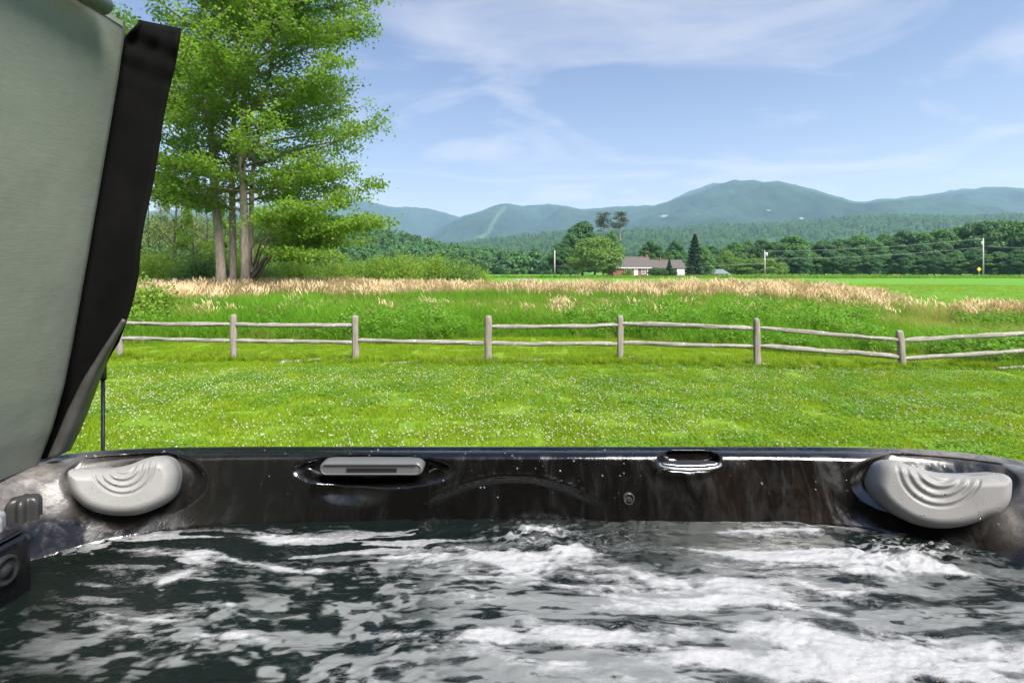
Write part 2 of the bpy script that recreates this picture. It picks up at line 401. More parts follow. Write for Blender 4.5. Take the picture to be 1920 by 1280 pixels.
# angles: dense along the far side
th = np.concatenate([np.linspace(R(-18), R(198), 1500), np.linspace(R(198), R(342), 160)[1:-1]])
ct, st_ = np.cos(th), np.sin(th)
def ring(a, b, n):
    # superellipse radius along direction th, with directions spread evenly along a rounded square
    r = 1.0 / ((np.abs(ct) / a) ** n + (np.abs(st_) / b) ** n) ** (1.0 / n)
    return r * ct, r * st_
prof = [  # a, b, n, z
 (1.085,1.055,8.6,0.50),(1.090,1.060,8.6,1.25),(1.118,1.088,8.5,1.290),(1.128,1.098,8.4,1.318),(1.130,1.100,8.4,1.340),(1.1285,1.0985,8.4,1.351),(1.124,1.094,8.4,1.357),
 (1.117,1.087,8.3,1.3595),(1.110,1.080,8.3,1.3595),(1.106,1.076,8.3,1.357),(1.103,1.073,8.2,1.3545),(1.100,1.070,8.2,1.356),(1.094,1.0655,8.0,1.3590),(1.078,1.055,7.8,1.3596),(1.062,1.0455,7.6,1.3590),(1.050,1.038,7.4,1.3565),(1.043,1.033,7.3,1.352)]
for k in range(1, 26):
    t = k / 25.0
    prof.append((1.043 - 0.073 * t ** 1.05, 1.033 - 0.033 * t ** 0.9, 7.3 - 2.3 * t, 1.352 - 0.116 * t))
for k in range(1, 10):
    t = k / 9.0
    prof.append((0.97 - 0.10 * t, 1.0 - 0.10 * t, 5.0, 1.236 - 0.36 * t))
prof += [(0.60,0.62,4,0.87),(0.55,0.57,4,0.55),(0.02,0.02,2,0.54)]
rows = [ring(a, b, n) for a, b, n, z in prof]
SX = np.array([r[0] for r in rows]) + TCX; SY = np.array([r[1] for r in rows]) + TCY
SZ = np.array([np.full_like(th, p_[3]) for p_ in prof])
# moulded relief of the far wall: pockets, backrest arch, pillow seats
with np.errstate(all='ignore'):
    QX = np.where(SY > 0.3, 960 + SX / np.maximum(SY, .3) * FPX, -9999); QY = np.where(SY > 0.3, HZ + (CAMZ - SZ) / np.maximum(SY, .3) * FPX, -9999)
def blob(cx, cy, rx, ry, soft): 
    d = np.sqrt(((QX - cx) / rx) ** 2 + ((QY - cy) / ry) ** 2); return 1 - sstep(1 - soft, 1 + soft, d)
inner = (np.arange(len(prof)) >= 14)[:, None] & (QX > -2000)
out = np.zeros_like(SX)
out += 0.030 * blob(700, 884, 135, 27, 0.16)                     # pocket behind the spout
out += 0.034 * blob(1292, 862, 55, 19, 0.12)                     # grab pocket
out += 0.012 * blob(655, 921, 48, 19, 0.7)
out += 0.030 * blob(252, 902, 128, 58, 0.10) + 0.030 * blob(1752, 908, 150, 66, 0.10)   # pillow seats
arch = 951 - 61 * (1 - ((QX - 962) / 186.0) ** 2)
fade = 1 - sstep(120, 185, np.abs(QX - 962))
out -= 0.0030 * np.exp(-((QY - arch) / 2.6) ** 2) * fade
out += 0.003 * sstep(0, 22, QY - arch) * fade
out *= inner
rr = np.sqrt((SX - TCX) ** 2 + (SY - TCY) ** 2) + 1e-9
ux, uy = (SX - TCX) / rr, (SY - TCY) / rr
SX = SX + ux * out; SY = SY + uy * out
# acrylic pattern strength: stronger in the corners; rim reflection painted in below
marble = 0.03 + 0.97 * np.clip(sstep(520, 60, QX) + 0.8 * sstep(1200, 1330, QX) * sstep(1760, 1560, QX) + 0.55 * sstep(1560, 1900, QX) + 0.35 * (QX < -2000), 0, 1)
silver_sheen = np.clip(sstep(250, 60, QX) * sstep(985, 930, QY) + sstep(1560, 1760, QX) * sstep(885, 850, QY) * (QX > 0) + 0.5 * sstep(1840, 1900, QX) * sstep(1040, 980, QY), 0, 1) * (QX > -2000)  # pale corner marbling plus the sky's reflection painted on the rim
ACR = MT('black_acrylic')
v = ACR.obj(); att = ACR.attr('marble')
wv = ACR.scale(v, (1.0, 1.0, 0.35))
wv = ACR.scale(v, (1.6, 1.6, 0.22)); na = ACR.noise(wv, 7.0, 6, 0.62, 1.2); nb = ACR.noise(wv, 16.0, 6, 0.65, 1.5); nc = ACR.noise(v, 90.0, 3, 0.6)
spk = ACR.ramp(ACR.noise(v, 420.0, 2, 0.5), [(0.66, 0.0), (0.76, 1.0)])
c = ACR.mix(ACR.math('MULTIPLY', ACR.ramp(na, [(0.42, 0.0), (0.66, 1.0)]), att), (0.0030, 0.0028, 0.0026), (0.010, 0.0062, 0.0042))
c = ACR.mix(ACR.math('MULTIPLY', ACR.ramp(nb, [(0.46, 0.0), (0.72, 0.85)]), att), c, (0.022, 0.020, 0.018))
sil_sheen = ACR.attr('silver_sheen'); c = ACR.mix(ACR.math('MULTIPLY', sil_sheen, ACR.ramp(nb, [(0.30, 1.0), (0.62, 0.35)])), c, (0.185, 0.168, 0.155))
c = ACR.mix(ACR.math('MULTIPLY', spk, 0.15), c, (0.10, 0.095, 0.09))
wet = ACR.ramp(ACR.noise(ACR.scale(v, (1, 1, 0.18)), 26.0, 5, 0.6, 0.6), [(0.40, 0.0), (0.62, 1.0)])
rough = ACR.math('ADD', 0.08, ACR.math('MULTIPLY', wet, 0.22))
bmp = ACR.bump(ACR.noise(ACR.scale(v, (1, 1, 0.4)), 30.0, 5, 0.6), 0.25, 0.004, ACR.bump(nc, 0.12, 0.002))
ACRYL = ACR.pbr(c, rough, 0.7, normal=bmp)
M_cab = plain('cabinet_panel', (0.055, 0.045, 0.038), 0.55, 0.3)
V = local(np.stack([SX, SY, SZ], -1).reshape(-1, 3)); 
i = np.arange(len(prof) * len(th)).reshape(len(prof), len(th)); i = np.concatenate([i, i[:, :1]], 1)
Fq = np.stack([i[:-1, :-1], i[:-1, 1:], i[1:, 1:], i[1:, :-1]], -1)
Fq_all = Fq[2:].reshape(-1, 4)
link('shell', mesh_np('shell', V, Fq_all, mat=ACRYL, smooth=True, attrs={'marble': ('POINT', np.broadcast_to(marble, SX.shape)), 'silver_sheen': ('POINT', silver_sheen)}), tub)
# cabinet: panels under the rim
cab = MB()
for k in range(4):
    M = Matrix.Rotation(k * math.pi / 2, 4, 'Z')
    for j in range(5):
        w = 2.06 / 5; x0 = -1.03 + j * w + 0.004
        q = MB(); q.box((x0, 1.01 + (0.03 if k % 2 else 0.0), 0.03), (x0 + w - 0.008, 1.035 + (0.03 if k % 2 else 0.0), 0.80), 0, M)
        bevel(q.build('cabinet_panel', M_cab, tub), 0.006)

# ---- head pillows
PDROP = []; rdp = random.Random(8)
def pillow(outline, Y0, yaw, name, arc, T=0.040):
    nrm = Vector((math.sin(yaw), -math.cos(yaw), 0.30)).normalized()
    cpx = sum(o[0] for o in outline) / len(outline); cpy = sum(o[1] for o in outline) / len(outline)
    c0 = P(cpx, cpy, Y0)
    u = Vector((0, 0, 1)).cross(nrm).normalized(); w = nrm.cross(u).normalized()
    def unpr(px, py):
        o = Vector((0,0,CAMZ)); d = P(px, py, 1.0) - o
        t = (c0 - o).dot(nrm) / d.dot(nrm); q = o + d * t - c0
        return q.dot(u), q.dot(w)
    # smooth closed outline
    k = len(outline); pts = []
    for a in range(k):
        p0, p1, p2, p3 = [np.array(outline[(a + j - 1) % k], float) for j in range(4)]
        for t in np.linspace(0, 1, 14, endpoint=False):
            pts.append(0.5 * ((2 * p1) + (-p0 + p2) * t + (2 * p0 - 5 * p1 + 4 * p2 - p3) * t * t + (-p0 + 3 * p1 - 3 * p2 + p3) * t ** 3))
    pts = np.array(pts); L = np.array([unpr(*q) for q in pts])
    cen = np.array([cpx, cpy]); cl = np.array(unpr(cpx, cpy))
    rings_ = np.concatenate([1 - np.linspace(0, 1, 26) ** 1.6 * 0.22, np.linspace(0.78, 0.02, 80)[1:]])
    VV, FF = [], []
    nA = len(pts)
    edge_r = 0.022
    for t in rings_:
        q2 = cl + (L - cl) * t; qp = cen + (pts - cen) * t
        d = np.min(np.hypot(q2[:, None, 0] - L[None, :, 0], q2[:, None, 1] - L[None, :, 1]), 1)
        e = np.clip(d / edge_r, 0, 1); h = T * np.sqrt(np.maximum(0, 1 - (1 - e) ** 2))
        rad = np.hypot((qp[:, 0] - arc[0]) / arc[2], (qp[:, 1] - arc[1]) / arc[3])
        msk = sstep(0.12, 0.25, rad) * (1 - sstep(1.0, 1.06, rad)) * sstep(0.15, 0.6, e)
        ph = (rad * 5.0) % 1.0
        h = h - msk * 0.0036 * (0.5 + 0.5 * np.cos(2 * math.pi * ph)) * (1 - 0.15 * rad)
        for m_ in range(nA):
            VV.append(c0 + u * q2[m_, 0] + w * q2[m_, 1] + nrm * h[m_])
    back = [c0 + u * L[m_, 0] + w * L[m_, 1] - nrm * 0.05 for m_ in range(nA)]
    VV = back + VV
    nr = len(rings_) + 1
    ii = np.arange(nA * nr).reshape(nr, nA); ii = np.concatenate([ii, ii[:, :1]], 1)
    F4 = np.stack([ii[:-1, :-1], ii[:-1, 1:], ii[1:, 1:], ii[1:, :-1]], -1).reshape(-1, 4)
    for q_ in range(70): PDROP.append((VV[nA + rdp.randrange(len(VV) - nA)], nrm))
    V_ = local(np.array([tuple(q) for q in VV]))
    me = mesh_np(name, V_, F4, mat=M_pil, smooth=True)
    o = link(name, me, tub)
    return o
mp_ = MT('pillow_foam'); pv_ = mp_.obj()
drop = mp_.ramp(mp_.noise(pv_, 160, 2, 0.5), [(0.68, 0.0), (0.73, 1.0)])
pc = mp_.mix(mp_.ramp(mp_.noise(pv_, 9, 5, 0.6), [(0.35, 0.0), (0.7, 1.0)]), (0.19, 0.185, 0.177), (0.245, 0.240, 0.231))
M_pil = mp_.pbr(pc, mp_.math('SUBTRACT', 0.5, mp_.math('MULTIPLY', drop, 0.35)), 0.35, normal=mp_.bump(mp_.noise(pv_, 500, 2), 0.08, 0.001, mp_.bump(drop, 0.5, 0.0015)))
left_o = [(129, 893), (132, 881), (146, 877.5), (175, 878), (205, 877.5), (242, 871), (272, 860), (298, 854.5), (321, 860), (333, 878), (335.5, 900), (328, 927), (308, 946), (268, 962), (235, 966), (203, 964), (177, 957), (156, 945), (139, 927), (131, 909)]
right_o = [(1632, 911), (1635, 892), (1645, 873), (1660, 864), (1682, 864), (1712, 874), (1750, 884), (1800, 889), (1850, 887.5), (1876, 887), (1889, 895), (1892, 910), (1887, 940), (1868, 963), (1838, 974), (1815, 982), (1785, 988), (1753, 989), (1720, 984), (1690, 972), (1660, 952), (1641, 932)]
pl = pillow(left_o, 1.055, R(24), 'head_pillow', (238, 866, 58, 58)); pl['label'] = 'grey ridged head pillow beside the open cover'
pr = pillow(right_o, 1.02, R(-22), 'head_pillow', (1752, 870, 78, 76)); pr['label'] = 'grey ridged head pillow in the corner away from the cover'

# ---- waterfall spout, grab lip, jet, filter box
M_gp = plain('grey_plastic', (0.10, 0.103, 0.103), 0.32, 0.5, var=0.08)
M_dk = plain('dark_plastic', (0.012, 0.012, 0.012), 0.35, 0.5)
M_cr = plain('bright_trim', (0.55, 0.55, 0.56), 0.16, 0.6, metal=0.85, var=0.05)
sp_ = MB()
Ys = 1.118; a_, b_ = P(614, 876.5, Ys), P(781, 876.5, Ys)
n_ = 12; hh = 0.0148; L_ = []
cx_, cz_ = (a_.x + b_.x) / 2, a_.z
hw = (b_.x - a_.x) / 2
def capsule(hw, r, y):
    q = []
    for k in range(n_ + 1):
        an = -math.pi / 2 + math.pi * k / n_; q.append((cx_ + hw + r * math.cos(an), y, cz_ + r * math.sin(an)))
    for k in range(n_ + 1):
        an = math.pi / 2 + math.pi * k / n_; q.append((cx_ - hw + r * math.cos(an), y, cz_ + r * math.sin(an)))
    return q
lay = [capsule(hw, hh, Ys + 0.06), capsule(hw, hh, Ys - 0.004), capsule(hw, hh - 0.0015, Ys - 0.008), capsule(hw, hh - 0.0045, Ys - 0.010), capsule(hw, hh - 0.0055, Ys - 0.0075), capsule(hw, 0.003, Ys - 0.0075)]
nn = len(lay[0]); vv = [lv(q) for l_ in lay for q in l_]
ff = [(r_ * nn + k, r_ * nn + (k + 1) % nn, (r_ + 1) * nn + (k + 1) % nn, (r_ + 1) * nn + k) for r_ in range(len(lay) - 1) for k in range(nn)] + [tuple((len(lay) - 1) * nn + k for k in range(nn))]
sp_.add(vv, ff)
spout = sp_.build('waterfall_spout', M_gp, tub)
sl = MB(); q0 = lv(P(650, 883, Ys - 0.0085)); q1 = lv(P(744, 877.5, Ys - 0.0085)); sl.box((q0.x, q0.y - 0.0012, q0.z), (q1.x, q0.y + 0.002, q1.z)); sl.build('slot', M_dk, spout)
for k in range(52):
    x = cx_ - hw + 2 * hw * k / 51
    if k == 0: tb = MB(); tb.box((-0.0010, -0.004, -0.0013), (0.0010, 0.004, 0.0013)); tme = tb.mesh('tooth', M_gp)
    link('tooth', tme, spout, lv((x, Ys - 0.0085, cz_ + hh - 0.0036)))
gl = MB()
def loop(cx, cy, rx, ry, Y, dy, n=40, a0=0, a1=360):
    return [lv(P(cx + rx * math.cos(R(a)), cy + ry * math.sin(R(a)), Y - dy * math.sin(R(a)))) for a in np.linspace(a0, a1, n)]
gl.tube(loop(1294, 871, 57, 9.0, 1.115, 0.012, a0=-12, a1=192), 0.0030, 8)
gl.tube(loop(1294, 868, 52, 5.0, 1.124, 0.006, a0=10, a1=170), 0.0022, 6)
gl.build('pocket_lip', M_cr, tub)
fl = MB(); fl.add([lv(P(1294 + 54 * math.cos(R(a)), 868 + 6 * math.sin(R(a)), 1.128 - 0.008 * math.sin(R(a)))) for a in range(0, 360, 12)], [tuple(range(30))[::-1]]); fl.build('pocket_floor', M_dk, tub)
jt = MB(); jc = P(1180, 937, 1.104)
def disc(mb, c, r, y, n=24): return [lv((c.x + r * math.cos(2 * math.pi * k / n), y, c.z + r * math.sin(2 * math.pi * k / n))) for k in range(n)]
ly = [disc(jt, jc, 0.0125, jc.y + 0.03), disc(jt, jc, 0.0125, jc.y + 0.004), disc(jt, jc, 0.0105, jc.y + 0.002), disc(jt, jc, 0.009, jc.y + 0.005), disc(jt, jc, 0.004, jc.y + 0.005), disc(jt, jc, 0.002, jc.y + 0.003)]
vv = [q for l_ in ly for q in l_]; ff = [(r_ * 24 + k, r_ * 24 + (k + 1) % 24, (r_ + 1) * 24 + (k + 1) % 24, (r_ + 1) * 24 + k) for r_ in range(5) for k in range(24)] + [tuple(5 * 24 + k for k in range(24))]
jt.add(vv, ff, 0, True); jt.build('jet', plain('jet_plastic', (0.035, 0.035, 0.035), 0.25, 0.5), tub)
# filter box with dial and knobs
FX, FY, FZ = -0.777, 0.868, 1.330
fb = MB()
def rbox(mb, x0, x1, y0, y1, z0, z1): mb.box(lv((x0, y0, z0)), lv((x1, y1, z1)))
rbox(fb, -1.0, FX, -0.1, FY, 0.9, FZ); o = fb.build('filter_box', ACRYL, tub); bevel(o, 0.012, 3)
ft = MB(); rbox(ft, -0.98, FX - 0.006, -0.1, FY - 0.012, FZ + 0.0005, FZ + 0.007); bevel(ft.build('filter_lid', ACRYL, tub), 0.003, 2)
Yd = 0.777 / 0.955; dc = Vector((FX, Yd, CAMZ - 0.562 * Yd))
dl = MB(); ly = []
for r_, x_ in ((0.023, -0.01), (0.023, 0.004), (0.019, 0.009), (0.017, 0.005), (0.010, 0.005), (0.008, 0.010)):
    ly.append([lv((dc.x + x_, dc.y + r_ * math.cos(2 * math.pi * k / 24), dc.z + r_ * math.sin(2 * math.pi * k / 24))) for k in range(24)])
vv = [q for l_ in ly for q in l_]; ff = [(a * 24 + k, a * 24 + (k + 1) % 24, (a + 1) * 24 + (k + 1) % 24, (a + 1) * 24 + k) for a in range(5) for k in range(24)] + [tuple(5 * 24 + k for k in range(24))]
dl.add(vv, ff, 0, True); dl.build('jet_dial', plain('dial_plastic', (0.015, 0.015, 0.015), 0.45, 0.3), tub)
def knob(c, r, h, lobes, mat, name, dep=0.16):
    mb = MB(); nr, na_ = 10, 48; VV = []
    for a in range(nr + 1):
        t = a / nr; rad = r * (1 - 0.02 * t) if a < 4 else r * math.sqrt(max(0.0, 1 - ((a - 3) / (nr - 3)) ** 2.2)) + 1e-4
        zz = h * min(1, a / 4 * 0.7) if a < 4 else h * (0.53 + 0.47 * math.sin((a - 3) / (nr - 3) * math.pi / 2))
        for k in range(na_):
            an = 2 * math.pi * k / na_; q = rad * (1 - dep + dep * math.cos(lobes * an) * 0.8)
            VV.append(lv((c[0] + q * math.cos(an), c[1] + q * math.sin(an), c[2] + zz)))
    FF = [(a * na_ + k, a * na_ + (k + 1) % na_, (a + 1) * na_ + (k + 1) % na_, (a + 1) * na_ + k) for a in range(nr) for k in range(na_)]
    mb.add(VV, FF, 0, True); return mb.build(name, mat, tub)
M_kn = plain('knob_plastic', (0.20, 0.20, 0.195), 0.22, 0.5, var=0.1)
knob((-0.842, 0.845, FZ + 0.004), 0.034, 0.028, 5, M_kn, 'diverter_knob')
knob((-0.842, 0.920, 1.322), 0.027, 0.040, 6, plain('knob_plastic_dark', (0.030, 0.029, 0.028), 0.35, 0.4), 'diverter_knob', 0.22)

# ---- beads of water on the rim and far wall
db = MB()
rdr = random.Random(4)
sel = []
for k in range(330 + len(PDROP)):
    row = rdr.choice([12, 13, 14, 15, 16, 17, 18, 19, 20, 21, 22, 23, 24, 25, 26, 28, 30, 32]); col = rdr.randrange(60, 1440)
    c0 = lv((SX[row, col], SY[row, col], SZ[row, col])); r_ = 0.0007 + 0.0020 * rdr.random() ** 4
    dn = Vector((-ux[row, col], -uy[row, col], 0.6 if row > 16 else 3)).normalized()
    if k >= 330: c0, dn = lv(PDROP[k - 330][0]), PDROP[k - 330][1]; r_ = 0.0006 + 0.0012 * rdr.random() ** 2
    u_ = dn.orthogonal().normalized(); w_ = dn.cross(u_)
    VV = [c0 + dn * r_ * 0.8]
    for rad, hh_ in ((0.7, 0.55), (1.0, 0.0)):
        for j in range(6): VV.append(c0 + (u_ * math.cos(j * 1.047) + w_ * math.sin(j * 1.047)) * r_ * rad + dn * r_ * hh_)
    FF = [(0, 1 + j, 1 + (j + 1) % 6) for j in range(6)] + [(1 + j, 7 + j, 7 + (j + 1) % 6, 1 + (j + 1) % 6) for j in range(6)]
    db.add(VV, FF, 0, True)
drp = MT('droplet'); bd = drp.n('BsdfPrincipled', {'Base Color': (0.9, 0.92, 0.95, 1), 'Roughness': 0.04, 'IOR': 1.33, 'Transmission Weight': 0.85})
tag(db.build('droplets', drp.done(bd), tub), kind='stuff')

# ---------------------------------------------------------------- water
gx = np.linspace(-0.98, 1.02, 760); gy = np.concatenate([np.linspace(-0.95, 0.46, 60)[:-1], np.linspace(0.46, 1.115, 330)])
WX, WY = np.meshgrid(gx, gy)
PXx = 960 + WX / np.maximum(WY, .2) * FPX; PYy = HZ + (CAMZ - ZW) / np.maximum(WY, .2) * FPX
def gau(cx, cy, rx, ry): return np.exp(-(((PXx - cx) / rx) ** 2 + ((PYy - cy) / ry) ** 2))
# flow-warped noise, drawn out across the tub
wx = WX + 0.07 * (fbm(WX * 3, WY * 4, seed=61, oct=3) - 0.5) * 2; wy = WY + 0.035 * (fbm(WX * 3 + 9, WY * 4, seed=62, oct=3) - 0.5) * 2
bands = fbm(wx * 2.4 + wy * 1.8, wy * 15, seed=63, oct=4, gain=0.5)
patch = fbm(wx * 7, wy * 26, seed=64, oct=4, gain=0.55)
lace = 1 - np.abs(2 * fbm(wx * 15, wy * 40, seed=65, oct=4, gain=0.6) - 1)
fine_n = fbm(wx * 60, wy * 120, seed=66, oct=3)
pools = 1 - np.abs(2 * fbm(wx * 3.6 + 4, wy * 12 + wx * 2.0, seed=67, oct=3, gain=0.5) - 1)      # cells of foam with drawn-out borders
dens = 0.90 * gau(1000, 1008, 95, 24) + 0.55 * gau(930, 1100, 110, 50) + 1.0 * gau(1010, 1190, 210, 20) + 0.4 * gau(1300, 1140, 200, 18) + 0.85 * gau(1470, 998, 240, 13) + 0.85 * gau(1640, 1050, 330, 55) + 0.55 * gau(1500, 1150, 400, 60) \
     + 0.55 * gau(1580, 1245, 360, 45) + 0.65 * gau(330, 1200, 190, 55) + 0.45 * gau(60, 1240, 130, 50) + 0.46 * gau(430, 1018, 240, 18) + 0.42 * gau(420, 1065, 280, 22) + 0.25 * gau(300, 1130, 250, 30) - 0.35 * gau(640, 1190, 150, 60) - 0.30 * gau(820, 982, 420, 14) - 0.5 * gau(130, 1060, 90, 60)
core = bands * 0.42 + pools * 0.38 + patch * 0.20
fv_ = core - 0.738 + 0.26 * np.clip(dens, -1, 1) + (fine_n - 0.5) * 0.10 + (lace - 0.6) * 0.07
foam = 0.30 * sstep(-0.06, 0.05, fv_) + 0.70 * sstep(0.03, 0.12, fv_)
bub = gau(1000, 1008, 95, 22) + gau(1690, 1040, 150, 30)
foam = np.maximum(foam, bub * sstep(0.44, 0.62, fbm(WX * 34, WY * 70, seed=68, oct=4, gain=0.65)) * 0.8)
cakes = sstep(0.585, 0.63, fbm(wx * 9, wy * 60, seed=69, oct=2, gain=0.4) * 0.8 + fine_n * 0.2) * np.clip(1.3 * gau(330, 1022, 230, 26) + 1.1 * gau(520, 1050, 260, 36) + 0.9 * gau(760, 1010, 160, 26) + 0.7 * gau(300, 1110, 250, 40), 0, 1)
foam = np.clip(np.maximum(foam, cakes * 0.75), 0, 1)
aer = np.clip(1.0 * gau(1000, 1240, 520, 105) + 1.0 * gau(1550, 1170, 600, 130) + 0.62 * gau(520, 1190, 400, 110) + 0.4 * gau(250, 1230, 300, 60) + 0.45 * gau(980, 1040, 150, 50) + 0.50 * gau(720, 1090, 230, 55), 0, 1)
dark = sstep(0.50, 0.70, fbm(wx * 7, wy * 46, seed=71, oct=4, gain=0.6))
dark2 = sstep(0.54, 0.70, fbm(wx * 20, wy * 80, seed=72, oct=3, gain=0.6))
aer = np.clip(aer * (1 - 0.8 * dark) * (1 - 0.8 * dark2) * (0.75 + 0.6 * (pools - 0.3)) * (0.04 + 0.96 * sstep(985, 1040, PYy)), 0, 1)
flk = sstep(0.40, 0.58, fbm(wx * 26, WY * 44, seed=75, oct=3, gain=0.6)); lw = sstep(950, 700, PXx)
aer = aer * (1 - lw * 0.85 * (1 - flk))
boil = gau(1010, 1010, 110, 28) + gau(1700, 1040, 150, 34)
WZ = ZW + 0.006 * (fbm(wx * 5, wy * 11, seed=81, oct=4) - 0.5) + 0.0065 * (fbm(wx * 24, wy * 52, seed=82, oct=3) - 0.5) + boil * (0.006 + 0.020 * (fbm(WX * 45, WY * 60, seed=83, oct=3) - 0.35)) + foam * 0.0018 * (0.5 + fbm(WX * 130, WY * 130, seed=84, oct=2))
ea = (np.abs((WX - TCX) / 0.97) ** 5 + np.abs((WY - TCY) / 1.0) ** 5) ** 0.2
keep = ea < 1.035
ii = np.arange(WX.size).reshape(WX.shape)
F4 = np.stack([ii[:-1, :-1], ii[:-1, 1:], ii[1:, 1:], ii[1:, :-1]], -1)
km = keep[:-1, :-1] & keep[1:, 1:]
F4 = F4[km]
used = np.unique(F4); remap = -np.ones(WX.size, int); remap[used] = np.arange(len(used))
Vw = np.stack([WX, WY, WZ], -1).reshape(-1, 3)[used]
mw = MT('bubbling_water'); wp = mw.pos()
fa = mw.attr('foam'); ae = mw.attr('aerated')
wn = mw.noise(mw.scale(wp, (1, 2.0, 1)), 75, 5, 0.65, 0.6); wn2 = mw.noise(wp, 300, 3, 0.6)
fa2 = mw.ramp(mw.math('ADD', fa, mw.math('ADD', mw.math('MULTIPLY', mw.math('SUBTRACT', wn, 0.5), 0.8), mw.math('MULTIPLY', mw.math('SUBTRACT', wn2, 0.5), 0.35))), [(0.20, 0.0), (0.95, 1.0)])
ae2 = mw.ramp(mw.math('ADD', ae, mw.math('MULTIPLY', mw.math('SUBTRACT', wn, 0.5), 0.45)), [(0.12, 0.0), (0.8, 1.0)])
wc = mw.mix(ae2, (0.0040, 0.0068, 0.0056), (0.140, 0.147, 0.145))
wc = mw.mix(fa2, wc, (0.295, 0.297, 0.302))
bw = mw.bump(mw.noise(mw.scale(wp, (1, 2.2, 1)), 55, 5, 0.6, 0.5), mw.math('SUBTRACT', 0.5, mw.math('MULTIPLY', ae2, 0.3)), 0.006)
bw = mw.bump(wn2, mw.math('MULTIPLY', fa2, 0.35), 0.002, bw)
wb = mw.n('BsdfPrincipled', {'Base Color': wc, 'Roughness': mw.math('ADD', 0.05, mw.math('MULTIPLY', fa2, 0.5)), 'IOR': 1.33, 'Specular IOR Level': 0.5, 'Normal': bw})
WATER = mw.done(wb)
me = mesh_np('water', Vw, remap[F4], mat=WATER, smooth=True, attrs={'foam': ('POINT', foam.ravel()[used]), 'aerated': ('POINT', aer.ravel()[used])})
tag(link('water', me), kind='structure')

# ---------------------------------------------------------------- the open cover
cover = thing('tub_cover', (-0.95, 0.1, ZR), 'grey green vinyl tub cover stood open at the side with black fabric skirt', 'tub cover')
def cv(p): return Vector(p) - Vector((-0.95, 0.1, ZR))
edge_px = [(246, 57), (240, 95), (232, 150), (222, 210), (211, 275), (199, 345), (187, 415), (175, 487), (161, 565), (147, 645), (131, 725), (110, 800), (84, 866)]
YE = 1.09
ed = [P(x, y, YE) for x, y in edge_px]
def smooth_pts(pts, n):
    pts = [np.array(p) for p in pts]; d = [0.0]
    for a, b in zip(pts[:-1], pts[1:]): d.append(d[-1] + np.linalg.norm(b - a))
    d = np.array(d); t = np.linspace(0, d[-1], n); A = np.array(pts)
    return np.stack([np.interp(t, d, A[:, k]) for k in range(A.shape[1])], 1)
NE = 60
E = smooth_pts([tuple(e) for e in ed], NE)
ny = 60; yy = np.linspace(0, 2.0, ny)
TH = 0.085
rows_ = []
# front face runs towards -Y from the far edge; a rounded corner meets the far side
def at_edge(off_x, y): 
    q = E.copy(); q[:, 0] += off_x; q[:, 1] = y; return q
top_fall = lambda y: (1.09 - y) * 0.035
cols = []
for off, y in [(-TH, 1.075), (-TH + 0.01, 1.086), (-TH * 0.5, 1.089), (-0.02, 1.088), (-0.008, 1.085), (-0.002, 1.078), (0.0, 1.066)]:
    cols.append(at_edge(off, y))
for k in range(1, ny):
    y = 1.066 - yy[k]
    q = at_edge(0.0, y); bul = 0.012 * math.sin(min(1, k / 20) * math.pi / 2); q[:, 0] += bul * np.sin(np.linspace(0, math.pi, NE)) + (fbm(q[:, 1] * 3, q[:, 2] * 3, seed=5, oct=2) - .5) * 0.006
    q[0:3, 2] += 0.0; cols.append(q)
q = at_edge(-TH, -0.934); cols.append(q)
A = np.stack(cols, 1)   # NE x ncols x 3
A = A - np.array([-0.95, 0.1, ZR])
mc = MT('cover_vinyl'); cvv = mc.obj()
weave = mc.noise(mc.scale(cvv, (30, 30, 420)), 1.0, 3, 0.6); big = mc.noise(cvv, 3.0, 5, 0.6); stain = mc.ramp(mc.noise(mc.scale(cvv, (1, 1, 0.5)), 5.0, 6, 0.7), [(0.52, 0.0), (0.75, 1.0)])
cc = mc.mix(mc.ramp(big, [(0.3, 0.0), (0.7, 1.0)]), (0.178, 0.196, 0.158), (0.215, 0.232, 0.188))
cc = mc.mix(mc.math('MULTIPLY', stain, 0.35), cc, (0.090, 0.098, 0.078))
cc = mc.mix(mc.math('MULTIPLY', mc.ramp(weave, [(0.35, 0.0), (0.65, 1.0)]), 0.14), cc, (0.100, 0.112, 0.090))
COVER = mc.pbr(cc, 0.42, 0.4, normal=mc.bump(weave, 0.14, 0.002, mc.bump(mc.noise(cvv, 14, 4), 0.15, 0.01)))
link('panel', grid_mesh('panel', A[:, :, 0], A[:, :, 1], A[:, :, 2], COVER), cover)
# top cap and rounded hem roll of the panel
tp = MB(); t0 = A[0]; tv = []
for k in range(6, A.shape[1] - 1, 2): tv += [Vector(t0[k]) + Vector((0.001, 0, 0.006)), Vector(t0[k]) + Vector((-TH - 0.002, 0, 0.006))]
nt_ = len(tv) // 2; tp.add(tv + [q - Vector((0, 0, 0.010)) for q in tv], [(2*k, 2*k+1, 2*k+3, 2*k+2) for k in range(nt_-1)] + [(2*k, 2*k+2, 2*nt_+2*k+2, 2*nt_+2*k) for k in range(nt_-1)] + [(2*k+1, 2*nt_+2*k+1, 2*nt_+2*k+3, 2*k+3) for k in range(nt_-1)] + [(0, 2*nt_, 2*nt_+1, 1)]); tp.build('top_edge', COVER, cover)
hg = MB(); h0 = P(196, 12, 0.985)
hg.tube([cv((h0.x, h0.y, h0.z)), cv((h0.x - 0.002, 0.5, h0.z + 0.015)), cv((h0.x, -0.9, h0.z + 0.015))], 0.017, 14); hg.build('hinge_roll', COVER, cover)
